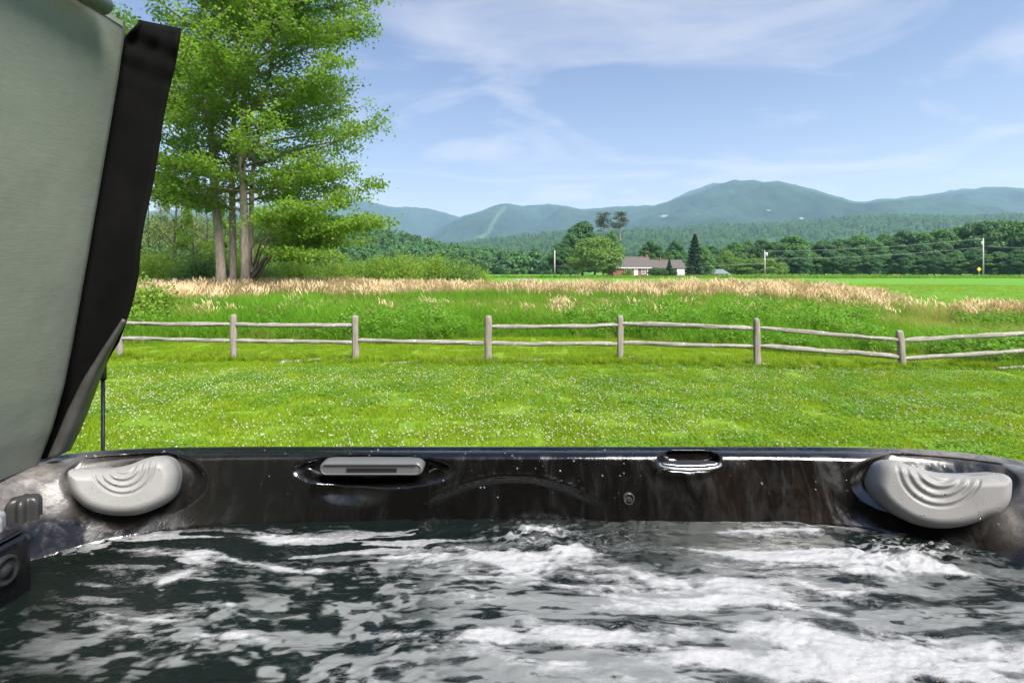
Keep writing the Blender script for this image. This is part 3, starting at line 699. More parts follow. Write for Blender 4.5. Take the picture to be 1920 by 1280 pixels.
# black skirt: a fabric flap sewn to the far edge
outer_px = [(338, 56), (333, 92), (326, 128), (316, 168), (307, 210), (298, 270), (289, 325), (280, 372), (270, 412), (263, 455), (258, 516), (250, 556), (238, 596), (222, 640)]
inner_px = [(262, 40), (236, 66), (216, 112), (204, 165), (195, 220), (185, 275), (173, 345), (161, 415), (149, 487), (135, 565), (121, 645), (105, 725), (88, 800), (76, 860)]
outer_px = outer_px + [(190, 690), (168, 740), (140, 800), (118, 850)]
I_ = smooth_pts(inner_px, 90); O_ = smooth_pts(outer_px, 90)
nu = 16; SKV = np.zeros((90, nu, 3))
for r_ in range(90):
    for c_ in range(nu):
        t = c_ / (nu - 1); px_, py_ = I_[r_] * (1 - t) + O_[r_] * t
        yy_ = 1.094 + 0.010 * math.sin(t * math.pi) + 0.014 * t + 0.012 * t * math.sin(r_ * 0.09)
        if r_ < 16: yy_ += (0.004 * math.sin(px_ * 0.11 + py_ * 0.07) + 0.004 * math.sin(px_ * 0.045 - py_ * 0.12)) * (1 - r_ / 16.0)
        SKV[r_, c_] = cv(P(px_, py_, yy_))
fb_ = MT('black_fabric'); fv = fb_.obj()
fn_ = fb_.noise(fv, 600, 2, 0.5); 
fc_ = fb_.mix(fb_.ramp(fb_.noise(fv, 11, 6, 0.65), [(0.35, 0.0), (0.75, 1.0)]), (0.0025, 0.0025, 0.0025), (0.006, 0.0058, 0.0054))
FABRIC = fb_.pbr(fc_, 0.85, 0.08, normal=fb_.bump(fn_, 0.25, 0.001))
sk = link('skirt', grid_mesh('skirt', SKV[:, :, 0], SKV[:, :, 1], SKV[:, :, 2], FABRIC), cover)
sd = sk.modifiers.new('thickness', 'SOLIDIFY'); sd.thickness = 0.004
hm = MB(); hm.tube([Vector(SKV[r_, -1]) + Vector((0.0, -0.001, 0)) for r_ in range(0, 90, 2)], 0.0026, 6); hm.tube([Vector(SKV[0, c_]) for c_ in range(nu)], 0.0030, 6); hm.build('skirt_hem', FABRIC, sk)
# the turned-up lower flap: its paler lining shows
fo = smooth_pts([(236, 600), (214, 648), (192, 692), (166, 762), (148, 806), (130, 842)], 40); fi = smooth_pts([(232, 598), (196, 652), (158, 712), (128, 772), (108, 820), (90, 862)], 40)
FLV = np.zeros((40, 9, 3))
for r_ in range(40):
    for c_ in range(9):
        t = c_ / 8; q = fi[r_] * (1 - t) + fo[r_] * t; FLV[r_, c_] = cv(P(q[0], q[1], 1.082 - 0.02 * math.sin(t * math.pi) + 0.035 * t))
fl_ = link('lower_flap', grid_mesh('lower_flap', FLV[:, :, 0], FLV[:, :, 1], FLV[:, :, 2], plain('flap_lining', (0.050, 0.048, 0.045), 0.5, 0.4, var=0.35, nscale=14)), cover)
sd = fl_.modifiers.new('thickness', 'SOLIDIFY'); sd.thickness = 0.003
# gas strut of the cover lifter, standing just behind the rim
s0 = P(193, 600, 1.262)
strut = thing('gas_strut', (s0.x, s0.y, 0.95), 'thin black gas strut rising behind the tub rim below the cover skirt', 'strut')
st1 = MB(); st1.tube([(0, 0, 0), (0, 0, P(193, 708, 1.262).z - 0.95)], 0.0042, 10); st1.build('rod', M_dk, strut)
st2 = MB(); st2.tube([(0, 0, P(193, 712, 1.262).z - 0.95), (0, 0, P(193, 705, 1.262).z - 0.95), (-0.002, 0, P(193, 560, 1.262).z - 0.95)], [0.0075, 0.0075, 0.007], 10); st2.build('cylinder', M_dk, strut)
# ---------------------------------------------------------------- assumed house wall, unseen behind the camera, added to darken the tub's reflections
M_sid = plain('unseen_dark_siding', (0.060, 0.042, 0.032), 0.8, 0.2, var=.25, nscale=3)
near = thing('house', (0, -4.0, 0.45), 'unseen dark wooden house wall with eave added for dark tub reflections', 'house')
pk = MB(); pk.box((-5.0, -0.035, -0.012), (5.0, 0.0, 0.17), 0, Matrix.Rotation(R(3), 4, 'X')); pme = pk.mesh('unseen_siding_board', M_sid)
for k in range(28): link('unseen_siding_board', pme, near, (0, 0, 0.16 * k))
pk = MB(); pk.box((-5.0, -0.25, -0.2), (5.0, -0.06, 4.6)); pk.build('wall', M_sid, near)
pk = MB(); pk.box((-5.3, -0.9, 4.62), (5.3, 0.75, 4.78)); pk.build('eave', M_sid, near)
# ---------------------------------------------------------------- plant builders (numpy)
def unit(a): return a / (np.linalg.norm(a, axis=-1, keepdims=True) + 1e-9)
def leaf_quads(cen, size, up=0.6, asp=0.6, outward=None, wout=0.0):
    "one folded diamond (a quad) per leaf"
    n = len(cen); nr = rng.normal(size=(n, 3)); nr[:, 2] += up * 1.6
    if outward is not None: nr = nr + outward * wout
    nr = unit(nr); t = unit(np.cross(nr, rng.normal(size=(n, 3)))); b = np.cross(nr, t)
    s = np.asarray(size).reshape(-1, 1)
    V = np.stack([cen - t * s * .5, cen + b * s * .5 * asp - nr * s * .06, cen + t * s * .5 - nr * s * .12, cen - b * s * .5 * asp - nr * s * .06], 1).reshape(-1, 3)
    return V, np.arange(4 * n).reshape(n, 4)
def leaf_mesh(name, cen, size, mat, **k):
    V, F = leaf_quads(np.asarray(cen), size, **k)
    return mesh_np(name, V, F, mat=mat, attrs={'rnd': ('FACE', rng.random(len(F)))})
def blade_arrays(bx, by, h, w, bend, head, segs=3, z0=0.0, tipw=0.12):
    n = len(bx); ts = np.linspace(0, 1, segs + 1)
    dx, dy = np.cos(head), np.sin(head); tw = head + math.pi / 2 + rng.normal(0, .5, n); sx, sy = np.cos(tw), np.sin(tw)
    V = np.zeros((n, segs + 1, 2, 3))
    for k, t in enumerate(ts):
        cx = bx + dx * bend * h * t ** 2; cyy = by + dy * bend * h * t ** 2; cz = z0 + h * (t - 0.35 * bend * t ** 2)
        ww = w * (1 - (1 - tipw) * t ** 1.6) * 0.5
        V[:, k, 0] = np.stack([cx - sx * ww, cyy - sy * ww, cz], -1); V[:, k, 1] = np.stack([cx + sx * ww, cyy + sy * ww, cz], -1)
    i = np.arange(n * (segs + 1) * 2).reshape(n, segs + 1, 2)
    F = np.stack([i[:, :-1, 0], i[:, :-1, 1], i[:, 1:, 1], i[:, 1:, 0]], -1).reshape(-1, 4)
    rnd = np.repeat(rng.random(n), segs)
    return V.reshape(-1, 3), F, rnd
def join_arrays(parts):
    Vs, Fs, Rs, Ms = [], [], [], []; o = 0
    for V, F, r, mi in parts:
        Vs.append(V); Fs.append(F + o); Rs.append(r); Ms.append(np.full(len(F), mi)); o += len(V)
    return np.concatenate(Vs), np.concatenate(Fs), np.concatenate(Rs), np.concatenate(Ms)
def blades_mesh(name, n, spread, h, w, bend, mat, segs=3, shape='square', lean=None):
    if shape == 'square': bx, by = rng.uniform(-spread, spread, n), rng.uniform(-spread, spread, n)
    else:
        a, r = rng.uniform(0, 2 * math.pi, n), spread * np.sqrt(rng.random(n)); bx, by = r * np.cos(a), r * np.sin(a)
    head = rng.uniform(0, 2 * math.pi, n) if lean is None else rng.normal(lean, 0.9, n)
    V, F, r = blade_arrays(bx, by, rng.uniform(h[0], h[1], n), rng.uniform(w[0], w[1], n), rng.uniform(bend[0], bend[1], n), head, segs)
    return mesh_np(name, V, F, mat=mat, attrs={'rnd': ('FACE', r)})

BARK = MT('bark'); bv = BARK.obj()
bf = BARK.noise(BARK.scale(bv, (5, 5, 0.9)), 2.2, 6, 0.65)
BARK_M = BARK.pbr(BARK.mix(BARK.ramp(bf, [(0.3, 0.0), (0.7, 1.0)]), (0.150, 0.122, 0.098), (0.340, 0.290, 0.240)), 0.9, 0.1, normal=BARK.bump(bf, 0.9, 0.05))
DBARK = plain('dark_bark', (0.06, 0.05, 0.042), 0.9, 0.1, var=0.35, nscale=3)
LEAF_MAPLE = leafmat('maple_leaf', (0.075, 0.170, 0.018), (0.235, 0.390, 0.034), 0.60, nscale=0.45)
LEAF_DARK = leafmat('dark_leaf', (0.044, 0.125, 0.046), (0.105, 0.220, 0.078), 0.45, nscale=0.25)
LEAF_MID = leafmat('mid_leaf', (0.062, 0.165, 0.052), (0.140, 0.275, 0.082), 0.46, nscale=0.25)
LEAF_LIGHT = leafmat('light_leaf', (0.095, 0.190, 0.036), (0.195, 0.310, 0.065), 0.42, nscale=0.3)
LEAF_WILLOW = leafmat('willow_leaf', (0.115, 0.225, 0.020), (0.27, 0.400, 0.050), 0.5, nscale=0.7)
NEEDLE = leafmat('needle', (0.018, 0.048, 0.026), (0.045, 0.090, 0.040), 0.2, nscale=0.4)
PINE_TUFT = leafmat('pine_tuft', (0.030, 0.050, 0.024), (0.075, 0.090, 0.045), 0.15, nscale=0.4)

def lobe_points(lobes, per, thick=0.30):
    "points over the surfaces of many leaf clumps; lobes: (x,y,z,r)"
    out, nrm = [], []
    for (x, y, z, r) in lobes:
        n = max(8, int(per * r * r)); d = unit(rng.normal(size=(n, 3))); d[:, 2] = np.where(d[:, 2] < -0.35, -d[:, 2] * 0.6, d[:, 2]); d = unit(d)
        rad = r * (1 - thick * rng.random(n) ** 1.6) * (1 + 0.10 * rng.normal(size=n))
        out.append(np.array([x, y, z]) + d * rad[:, None] * np.array([1, 1, 0.82])); nrm.append(d)
    return np.concatenate(out), np.concatenate(nrm)
def crown_lobes(H, W, zb, n, seed, topness=1.0, rscale=1.0):
    r_ = random.Random(seed); L = []
    for k in range(n):
        t = r_.random(); z = zb + (H - zb) * (0.06 + 0.86 * t)
        prof_ = math.sin(math.pi * min(1, (0.18 + 0.80 * t ** topness))) ** 0.65
        a = r_.uniform(0, 2 * math.pi); rr_ = W * 0.5 * prof_ * (0.35 + 0.5 * r_.random() ** 0.6)
        L.append((rr_ * math.cos(a), rr_ * math.sin(a), z, rscale * (0.11 + 0.09 * r_.random()) * min(W, H) * (0.7 + 0.3 * prof_)))
    return L
def broadleaf(name, H, W, zb, nlobes, per, leaf, mat, seed, label=None, cat=None, group=None, loc=(0, 0, 0), topness=1.0, trunk_r=None, bark=None, rscale=1.0):
    t = thing(name, loc, label, cat, group)
    L = crown_lobes(H, W, zb, nlobes, seed, topness, rscale)
    pts, nr = lobe_points(L, per)
    V, F = leaf_quads(pts, rng.uniform(leaf * 0.6, leaf * 1.3, len(pts)), up=0.3, asp=0.75, outward=nr, wout=1.6)
    crown = link('crown', mesh_np('crown', V, F, mat=mat, attrs={'rnd': ('FACE', rng.random(len(F)))}), t)
    mb = MB(); tr = trunk_r or H * 0.018
    mb.tube([(0, 0, -0.3), (0.02 * H * 0.3, 0, H * 0.25), (0, 0.01 * H, H * 0.55), (0, 0, H * 0.8)], [tr * 1.25, tr, tr * 0.7, tr * 0.25], 8)
    for (x, y, z, r) in L[:14]: mb.tube([(0, 0, max(zb * 0.7, z * 0.55)), (x * 0.5, y * 0.5, z * 0.85), (x, y, z)], [tr * 0.4, tr * 0.28, tr * 0.1], 5)
    mb.build('trunk', bark or DBARK, t)
    return t
def conifer(name, H, W, mat, seed, label=None, cat=None, group=None, loc=(0, 0, 0), n=2600, zb=0.04, leaf=0.5):
    t = thing(name, loc, label, cat, group); r_ = np.random.default_rng(seed)
    z = zb * H + (H * (1 - zb)) * r_.random(n) ** 1.35; 
    whorl = 0.75 + 0.25 * np.sin(z * 2 * math.pi / (H * 0.075)); side = 1 + 0.25 * np.sin(3 * r_.random() * 6 + z * 0.9)
    Rm = W * 0.5 * (1 - z / H) ** 0.85 * whorl + 0.05
    a = r_.random(n) * 2 * math.pi; az_k = 0.8 + 0.35 * vnoise(np.cos(a) * 3 + 5, np.sin(a) * 3 + 5, z * 0.8, seed); rr_ = Rm * az_k * np.sqrt(r_.uniform(0.15, 1, n))
    c = np.stack([rr_ * np.cos(a), rr_ * np.sin(a), z - 0.22 * rr_], -1)
    o = np.stack([np.cos(a), np.sin(a), np.full(n, 0.25)], -1)
    V, F = leaf_quads(c, r_.uniform(leaf * .6, leaf * 1.3, n) , up=0.5, asp=0.35, outward=o, wout=0.3)
    link('crown', mesh_np('crown', V, F, mat=mat, attrs={'rnd': ('FACE', r_.random(n))}), t)
    mb = MB(); mb.tube([(0, 0, -0.2), (0, 0, H * .5), (0, 0, H * .98)], [H * .018, H * .011, H * .002], 7); mb.build('trunk', DBARK, t)
    return t
def shrub(name, H, W, mat, seed, label, cat, group=None, loc=(0, 0, 0), nst=26, per=70, leaf=0.10, upright=1.0, asp=0.4):
    "many stems fan from the base, leaves along each"
    t = thing(name, loc, label, cat, group); r_ = random.Random(seed); mb = MB(); cs = []
    for k in range(nst):
        a = r_.uniform(0, 6.28); sp = W * 0.5 * math.sqrt(r_.random()); h = H * (0.55 + 0.45 * r_.random()) * (1 - 0.40 * (sp / (W * .5)) ** 2)
        p0 = Vector((sp * 0.25 * math.cos(a), sp * 0.25 * math.sin(a), -0.05)); p2 = Vector((sp * math.cos(a), sp * math.sin(a), h)); p1 = (p0 + p2) / 2 + Vector((0, 0, 0.08 * h * upright))
        mb.tube([p0, p1, p2], [0.012 * H * .6, 0.008 * H * .6, 0.003], 4)
        n = int(per * (0.6 + 0.8 * r_.random()))
        u = rng.random(n) ** 0.6; A, B, D = np.array(p0), np.array(p1), np.array(p2)
        q = ((1 - u) ** 2)[:, None] * A + (2 * u * (1 - u))[:, None] * B + (u ** 2)[:, None] * D
        q += rng.normal(size=(n, 3)) * np.array([W, W, H * 0.7]) * 0.055 * (0.5 + u[:, None]); q[:, 2] = np.maximum(q[:, 2], 0.05)
        cs.append(q)
    c = np.concatenate(cs)
    link('foliage', leaf_mesh('foliage', c, rng.uniform(leaf * .6, leaf * 1.3, len(c)), mat, up=0.35, asp=asp), t)
    mb.build('stem', DBARK, t)
    return t
def young_tree(name, H, mat, seed, label, cat, group=None, loc=(0, 0, 0), leaf=0.12, nb=26, spread=0.22, per=26, zb=0.3):
    "a thin tree: one leaning stem, fine branches, sparse leaves"
    t = thing(name, loc, label, cat, group); r_ = random.Random(seed); mb = MB(); cs = []
    lean = Vector((r_.uniform(-.06, .06), r_.uniform(-.06, .06), 1)); st = [lean * (H * k / 6) + Vector((r_.uniform(-.1, .1), r_.uniform(-.1, .1), 0)) for k in range(7)]
    st[0] = Vector((0, 0, -0.1)); mb.tube(st, [H * .011 * (1 - k / 7.0) + 0.012 for k in range(7)], 6)
    for k in range(nb):
        s = zb + (1 - zb) * r_.random(); i0 = min(5, int(s * 6)); p = st[i0].lerp(st[i0 + 1], s * 6 - i0); a = r_.uniform(0, 6.28)
        L = H * spread * (1.15 - s) * (0.6 + 0.7 * r_.random()) + 0.3; d = Vector((math.cos(a), math.sin(a), 0.75 + 0.5 * s)).normalized()
        q = [p, p + d * L * .5, p + d * L * .8 + Vector((math.cos(a), math.sin(a), 0.2)) * L * .3]; mb.tube(q, [H * .0035, H * .0022, H * .0009], 4)
        for m_ in range(4):
            dd = (d + Vector((r_.uniform(-.8, .8), r_.uniform(-.8, .8), r_.uniform(-.2, .6)))).normalized(); o = q[1].lerp(q[2], r_.random()); e = o + dd * L * .45; mb.tube([o, e], [H * .0014, H * .0006], 3)
            n = max(2, int(per * r_.random())); u = rng.random((n, 1)); cs.append(np.array(o) * (1 - u) + np.array(e) * u + rng.normal(size=(n, 3)) * 0.12)
    c = np.concatenate(cs); link('crown', leaf_mesh('crown', c, rng.uniform(leaf * .6, leaf * 1.25, len(c)), mat, up=0.5), t)
    mb.build('trunk', DBARK, t); return t
# ---------------------------------------------------------------- the big maple by the meadow
MY = 29.0
mroot = P(445, 566, MY); mroot.z = float(gz(mroot.x, MY))
maple = thing('maple_tree', mroot, 'big many stemmed maple tree with layered bright green leaves at meadow edge', 'tree')
rm = random.Random(21)
def ml(px, py, dy=0.0): return P(px, py, MY + dy) - mroot
TR = [([(416, 572), (414, 500), (409, 430), (403, 360), (397, 270), (390, 170), (384, 60), (380, -60), (378, -200), (372, -330)], 0.0, 0.27),
      ([(436, 572), (437, 500), (436, 420), (435, 350), (437, 270), (441, 170), (446, 60), (450, -80), (448, -240), (452, -380)], 0.6, 0.21),
      ([(461, 572), (460, 500), (458, 420), (456, 350), (453, 290), (458, 200), (467, 90), (476, -40), (486, -190), (492, -330)], -0.4, 0.25),
      ([(470, 572), (470, 500), (471, 420), (472, 350), (477, 290), (494, 200), (514, 100), (536, -20), (556, -150), (570, -280)], 0.5, 0.16)]
wood = [MB() for _ in TR]; twigs = MB(); cl = []
def clusters(a, b, n, sp=0.22):
    for k in range(n): cl.append((a.lerp(b, (k + rm.random()) / n) + Vector((rm.gauss(0, .12), rm.gauss(0, .12), rm.gauss(0, .05))), sp))
def limb(p, az, el, L, r0, mb, nseg=6, sub=True):
    d = Vector((math.cos(az) * math.cos(el), math.sin(az) * math.cos(el), math.sin(el))); pts = [p]
    for k in range(nseg):
        t = (k + 1) / nseg
        tgt = el * (1 - t) * 0.8 + (0.02 if t < 0.75 else 0.30)
        az += rm.gauss(0, 0.10); d = Vector((math.cos(az) * math.cos(tgt), math.sin(az) * math.cos(tgt), math.sin(tgt)))
        pts.append(pts[-1] + d * L / nseg)
    mb.tube(pts, [r0 * (1 - 0.86 * k / nseg) + 0.006 for k in range(nseg + 1)], 6)
    for k in range(1, nseg + 1):
        for s_ in (1, -1):
            for rep in range(1 if k < 3 else 2):
                if rm.random() < 0.12: continue
                ta = az + s_ * rm.uniform(0.35, 1.15); tl = L * rm.uniform(0.16, 0.34) * (1.15 - 0.5 * k / nseg)
                e = pts[k] + Vector((math.cos(ta), math.sin(ta), rm.uniform(-0.15, 0.60))) * tl
                mid_ = pts[k].lerp(e, .55) + Vector((0, 0, rm.uniform(-.05, .10) * tl)); twigs.tube([pts[k], mid_, e], [0.018, 0.011, 0.005], 4)
                clusters(pts[k].lerp(e, .25), mid_, max(1, int(tl * 1.1))); clusters(mid_, e, max(2, int(tl * 2.0)))
    clusters(pts[-2], pts[-1] + d * 0.3, 4, 0.2)
for (pp, dy, r0), mb in zip(TR, wood):
    pts = [ml(x, y, dy) for x, y in pp]; nP = len(pts)
    pts[0] += Vector((0, 0, -0.4))
    mb.tube(pts, [r0 * (1.35 if k == 0 else 1.0) * (1 - 0.85 * (k / (nP - 1)) ** 1.1) for k in range(nP)], 12)
    for k in range(45):
        z = 5.0 + (pts[-1].z - 5.3) * (k + rm.random()) / 45
        j = max(i for i in range(nP - 1) if pts[i].z <= z); p = pts[j].lerp(pts[j + 1], (z - pts[j].z) / (pts[j + 1].z - pts[j].z))
        az = rm.uniform(0, 2 * math.pi)
        u_ = rm.random()
        if u_ < 0.30: az = rm.gauss(0, 0.6)
        elif u_ < 0.52: az = rm.gauss(math.pi, 0.6)
        Rm_ = (5.8 + 2.1 * math.cos(az) + 2.6 * max(0, -math.cos(az))) * float(np.interp(z, [4.4, 7, 10, 15, 19, 24, 28], [.55, .92, 1.0, 1.06, 1.02, .80, .35]))
        Lb = max(1.2, Rm_ - max(0, p.x * math.cos(az) + p.y * math.sin(az))) * rm.uniform(.72, 1.05)
        limb(p, az, R(rm.uniform(2, 40) if z < 8 else rm.uniform(15, 68)), Lb, 0.035 + 0.007 * Lb, mb)
# long low limbs that sweep out to the right of the stems
for k, (tx, ty) in enumerate([(600, 372), (655, 372), (690, 330), (668, 404), (640, 425), (676, 430), (600, 440), (560, 420), (650, 465), (615, 490), (570, 480), (530, 455), (580, 395), (540, 390), (620, 350), (690, 400)]):
    b0 = ml(472 + rm.uniform(-3, 4), rm.uniform(505, 545), rm.uniform(-.6, .6)); e = ml(tx, ty, rm.uniform(-4.0, 3.0)); e += Vector((rm.uniform(-.3, .8), 0, rm.uniform(-.3, .3))); mid1 = b0.lerp(e, .3) + Vector((-0.5, 0, 0.75)); mid2 = b0.lerp(e, .65) + Vector((-.25, 0, 0.65))
    twigs.tube([b0, mid1, mid2, e], [0.055, 0.04, 0.025, 0.008], 5)
    for j in range(15):
        t = 0.55 + 0.45 * rm.random(); o = (mid1.lerp(mid2, (t - .3) / .35) if t < .65 else mid2.lerp(e, (t - .65) / .35)); a = rm.uniform(0, 6.28); tl = rm.uniform(.5, 1.5)
        q = o + Vector((math.cos(a), math.sin(a), rm.uniform(-.15, .25))) * tl; twigs.tube([o, q], [0.012, 0.004], 4); clusters(o.lerp(q, .2), q, 4)
for mb in wood: mb.build('trunk', BARK_M, maple)
twigs.build('branches', BARK_M, maple)
cp_ = np.array([tuple(c[0]) for c in cl]); per = 16
cen = np.repeat(cp_, per, 0) + rng.normal(size=(len(cp_) * per, 3)) * np.array([0.27, 0.27, 0.16])
link('crown', leaf_mesh('crown', cen, rng.uniform(0.12, 0.20, len(cen)), LEAF_MAPLE, up=0.30, asp=0.72), maple)
print('maple leaves', len(cen))

# ---------------------------------------------------------------- thin trees and undergrowth behind the maple
def base(px, Y): 
    x = (px - 960) / FPX * Y; return (x, Y, float(gz(x, Y)))
LEAF_SPARSE = leafmat('sparse_leaf', (0.130, 0.190, 0.045), (0.27, 0.330, 0.100), 0.45, nscale=0.7)
yt = [young_tree('young_tree', 9.5, LEAF_SPARSE, 5, 'x', 'tree', leaf=0.14, per=46), young_tree('young_tree', 8.0, LEAF_SPARSE, 8, 'x', 'tree', leaf=0.13, per=30, spread=.3), young_tree('young_tree', 6.5, LEAF_WILLOW, 12, 'x', 'tree', leaf=0.15, per=70, spread=.26, zb=0.15)]
spots = [(327, 46, 0, 1.15), (362, 44, 2, 0.95), (282, 52, 0, 1.1), (300, 60, 1, 1.3), (345, 56, 1, 1.25), (385, 50, 0, 1.0), (405, 58, 1, 1.2), (425, 48, 2, 1.1), (448, 60, 0, 1.1), (500, 56, 1, 1.15), (528, 62, 0, 0.9), (265, 58, 1, 1.2), (560, 60, 1, 0.95), (478, 52, 2, 1.0), (240, 50, 0, 1.2), (372, 64, 0, 1.25), (310, 66, 0, 1.2), (200, 55, 1, 1.3), (590, 70, 1, 0.8), (338, 70, 1, 1.4), (160, 48, 2, 1.2), (110, 56, 0, 1.2), (60, 52, 1, 1.3), (20, 60, 2, 1.3)]
first = set()
for px, Y, k, s in spots:
    t = yt[k] if k not in first else copy_tree(yt[k])
    first.add(k); t.location = base(px, Y); t.scale = (s, s, s * random.uniform(.92, 1.1)); t.rotation_euler.z = random.uniform(0, 6.28)
    t['label'] = ['thin pale tree with sparse leaves standing behind the big maple', 'slender bare looking tree in the thicket behind the maple', 'leafy young yellow green tree in the thicket behind the maple'][k]; t['group'] = 'thin trees behind the maple'
yt[0]['label'] = 'thin straight dark stemmed tree between the cover skirt and the maple trunks'
yt[2]['label'] = 'bushy young tree just to the left of the maple trunks'
sh = [shrub('willow_shrub', 3.3, 4.2, LEAF_WILLOW, 3, 'x', 'shrub', nst=54, per=170, leaf=0.15), shrub('willow_shrub', 3.0, 3.4, LEAF_WILLOW, 4, 'x', 'shrub', nst=50, per=160, leaf=0.14), shrub('green_shrub', 3.1, 3.6, LEAF_LIGHT, 6, 'x', 'shrub', nst=48, per=160, leaf=0.15, asp=.6)]
spots = [(560, 39, 0, .92, 'yellow green willow shrub just beside the maple trunks'), (612, 41, 1, .95, 'yellow green willow shrub second from the maple trunks'), (655, 43, 0, .85, 'low yellow green willow shrub between the maple and the tall willows'), (712, 42, 0, 1.0, 'tall bright willow shrub in the middle of the row'),
         (758, 43, 1, 1.12, 'bright willow shrub right of the tallest one in the row'), (812, 44, 0, 1.03, 'rounded willow shrub near the end of the row towards the field'), (862, 45, 2, .98, 'darker green shrub at the field end of the willow row'), (896, 48, 1, .8, 'last small willow shrub where the row meets the field'),
         (510, 40, 2, .85, 'green shrub at the foot of the maple'), (380, 41, 2, 1.1, 'green bush left of the maple trunks'), (300, 42, 1, 1.15, 'yellow green bush beside the cover skirt'), (340, 48, 2, 1.35, 'green bush behind the thin trees'), (450, 46, 0, 1.2, 'willow bush behind the maple trunks'), (270, 46, 2, 1.35, 'green bush furthest left behind the cover skirt'), (410, 50, 1, 1.4, 'tall willow bush behind the maple trunks'),
         (680, 52, 2, 1.0, 'green shrub behind the row of willow shrubs'), (540, 50, 0, 1.1, 'willow shrub behind the shrub row near the maple'), (780, 54, 1, 1.15, 'willow shrub behind the tallest shrubs'), (640, 56, 2, 1.2, 'green shrub far behind the willow row')]
first = set()
for px, Y, k, s, lab in spots:
    t = sh[k] if k not in first else copy_tree(sh[k])
    first.add(k); t.location = base(px, Y); t.scale = (s * random.uniform(.95, 1.15), s, s * 1.0); t.rotation_euler.z = random.uniform(0, 6.28); t['label'] = lab; t['group'] = 'shrubs along the far side of the meadow'
shrub('leafy_bush', 1.65, 1.9, LEAF_WILLOW, 31, 'lush bright green bush beside the cover skirt at the near meadow edge', 'bush', loc=base(262, 15.5), nst=44, per=120, leaf=0.10, asp=.7)

# ---------------------------------------------------------------- trees round the farmhouse and along the field
def tree_at(proto, px, top, Y, wpx, lab, grp, used):
    "copy the first of a kind so that its top and width meet the given sight lines"
    t = proto if proto.name not in used else copy_tree(proto)
    used.add(proto.name)
    H = CAMZ + (HZ - top) / FPX * Y; W = wpx / FPX * Y
    t.location = base(px, Y); t.scale = (W / proto['w'], W / proto['w'], H / proto['h']); t.rotation_euler.z = random.uniform(0, 6.28)
    t['label'] = lab; t['group'] = grp
    return t
def reg(t, H, W): t['h'] = H; t['w'] = W; return t
bd_ = [reg(broadleaf('deciduous_tree', 16, 12, 0.6, 130, 58, 0.54, LEAF_DARK, 41, cat='tree', rscale=0.80), 16.4, 12.2), reg(broadleaf('deciduous_tree', 17, 11, 0.4, 140, 60, 0.52, LEAF_MID, 42, cat='tree', rscale=0.78), 17.4, 11.2), reg(broadleaf('deciduous_tree', 15, 12, 0.3, 84, 46, 0.60, LEAF_MID, 43, cat='tree', topness=0.8, rscale=0.9), 15.3, 12.4)]
lt_ = reg(broadleaf('round_tree', 11, 14, 1.0, 76, 46, 0.48, LEAF_LIGHT, 44, cat='tree', topness=1.15, rscale=0.9), 11.2, 14.4)
used = set()
G1 = 'trees round the farmhouse'
tree_at(bd_[2], 1318, 458, 153, 46, 'mid green tree pressed against the far side of the dark spruce', G1, used)
tree_at(lt_, 1115, 443, 142, 122, 'broad round light green tree in front of the farmhouse end', G1, used)
tree_at(bd_[0], 1052, 452, 158, 52, 'dark tree at the outer end of the farmhouse clump beside a pole', G1, used)
tree_at(bd_[0], 1092, 409, 168, 78, 'tallest dark tree rising behind the round light green tree', G1, used)
tree_at(bd_[1], 1146, 428, 160, 46, 'bright mid green tree below the two bare trunked pines', G1, used)
tree_at(bd_[0], 1069, 432, 163, 54, 'dark tree between the pole and the tallest tree of the clump', G1, used)
tree_at(bd_[0], 1221, 446, 178, 54, 'dark rounded tree behind the farmhouse roof', G1, used)
tree_at(bd_[0], 1266, 448, 196, 44, 'dark tree behind the lower roof of the farmhouse', G1, used)
tree_at(bd_[1], 1262, 466, 172, 50, 'mid green tree behind the white garage wall', G1, used)
tree_at(bd_[1], 1322, 470, 175, 54, 'mid green tree between the dark spruce and the shed', G1, used)
tree_at(lt_, 1425, 483, 156, 100, 'low broad light green tree behind the roadside pole', G1, used)
tree_at(lt_, 1381, 482, 160, 56, 'low light green tree just right of the shed', G1, used)
tree_at(lt_, 1362, 468, 172, 46, 'small pale green tree behind the shed', G1, used)
tree_at(lt_, 1466, 490, 158, 30, 'small light green bushy tree at the outer edge beyond the pole', G1, used)
sp_t = reg(conifer('spruce_tree', 13, 7, NEEDLE, 6, 'dark pointed spruce beside the white garage wall', 'tree', n=5200, leaf=0.75), 13, 6.6)
tree_at(sp_t, 1303, 440, 152, 56, 'dark pointed spruce beside the white garage wall', G1, used)
tree_at(sp_t, 1255, 486, 146, 22, 'small dark conical evergreen in front of the farmhouse wing', G1, used)
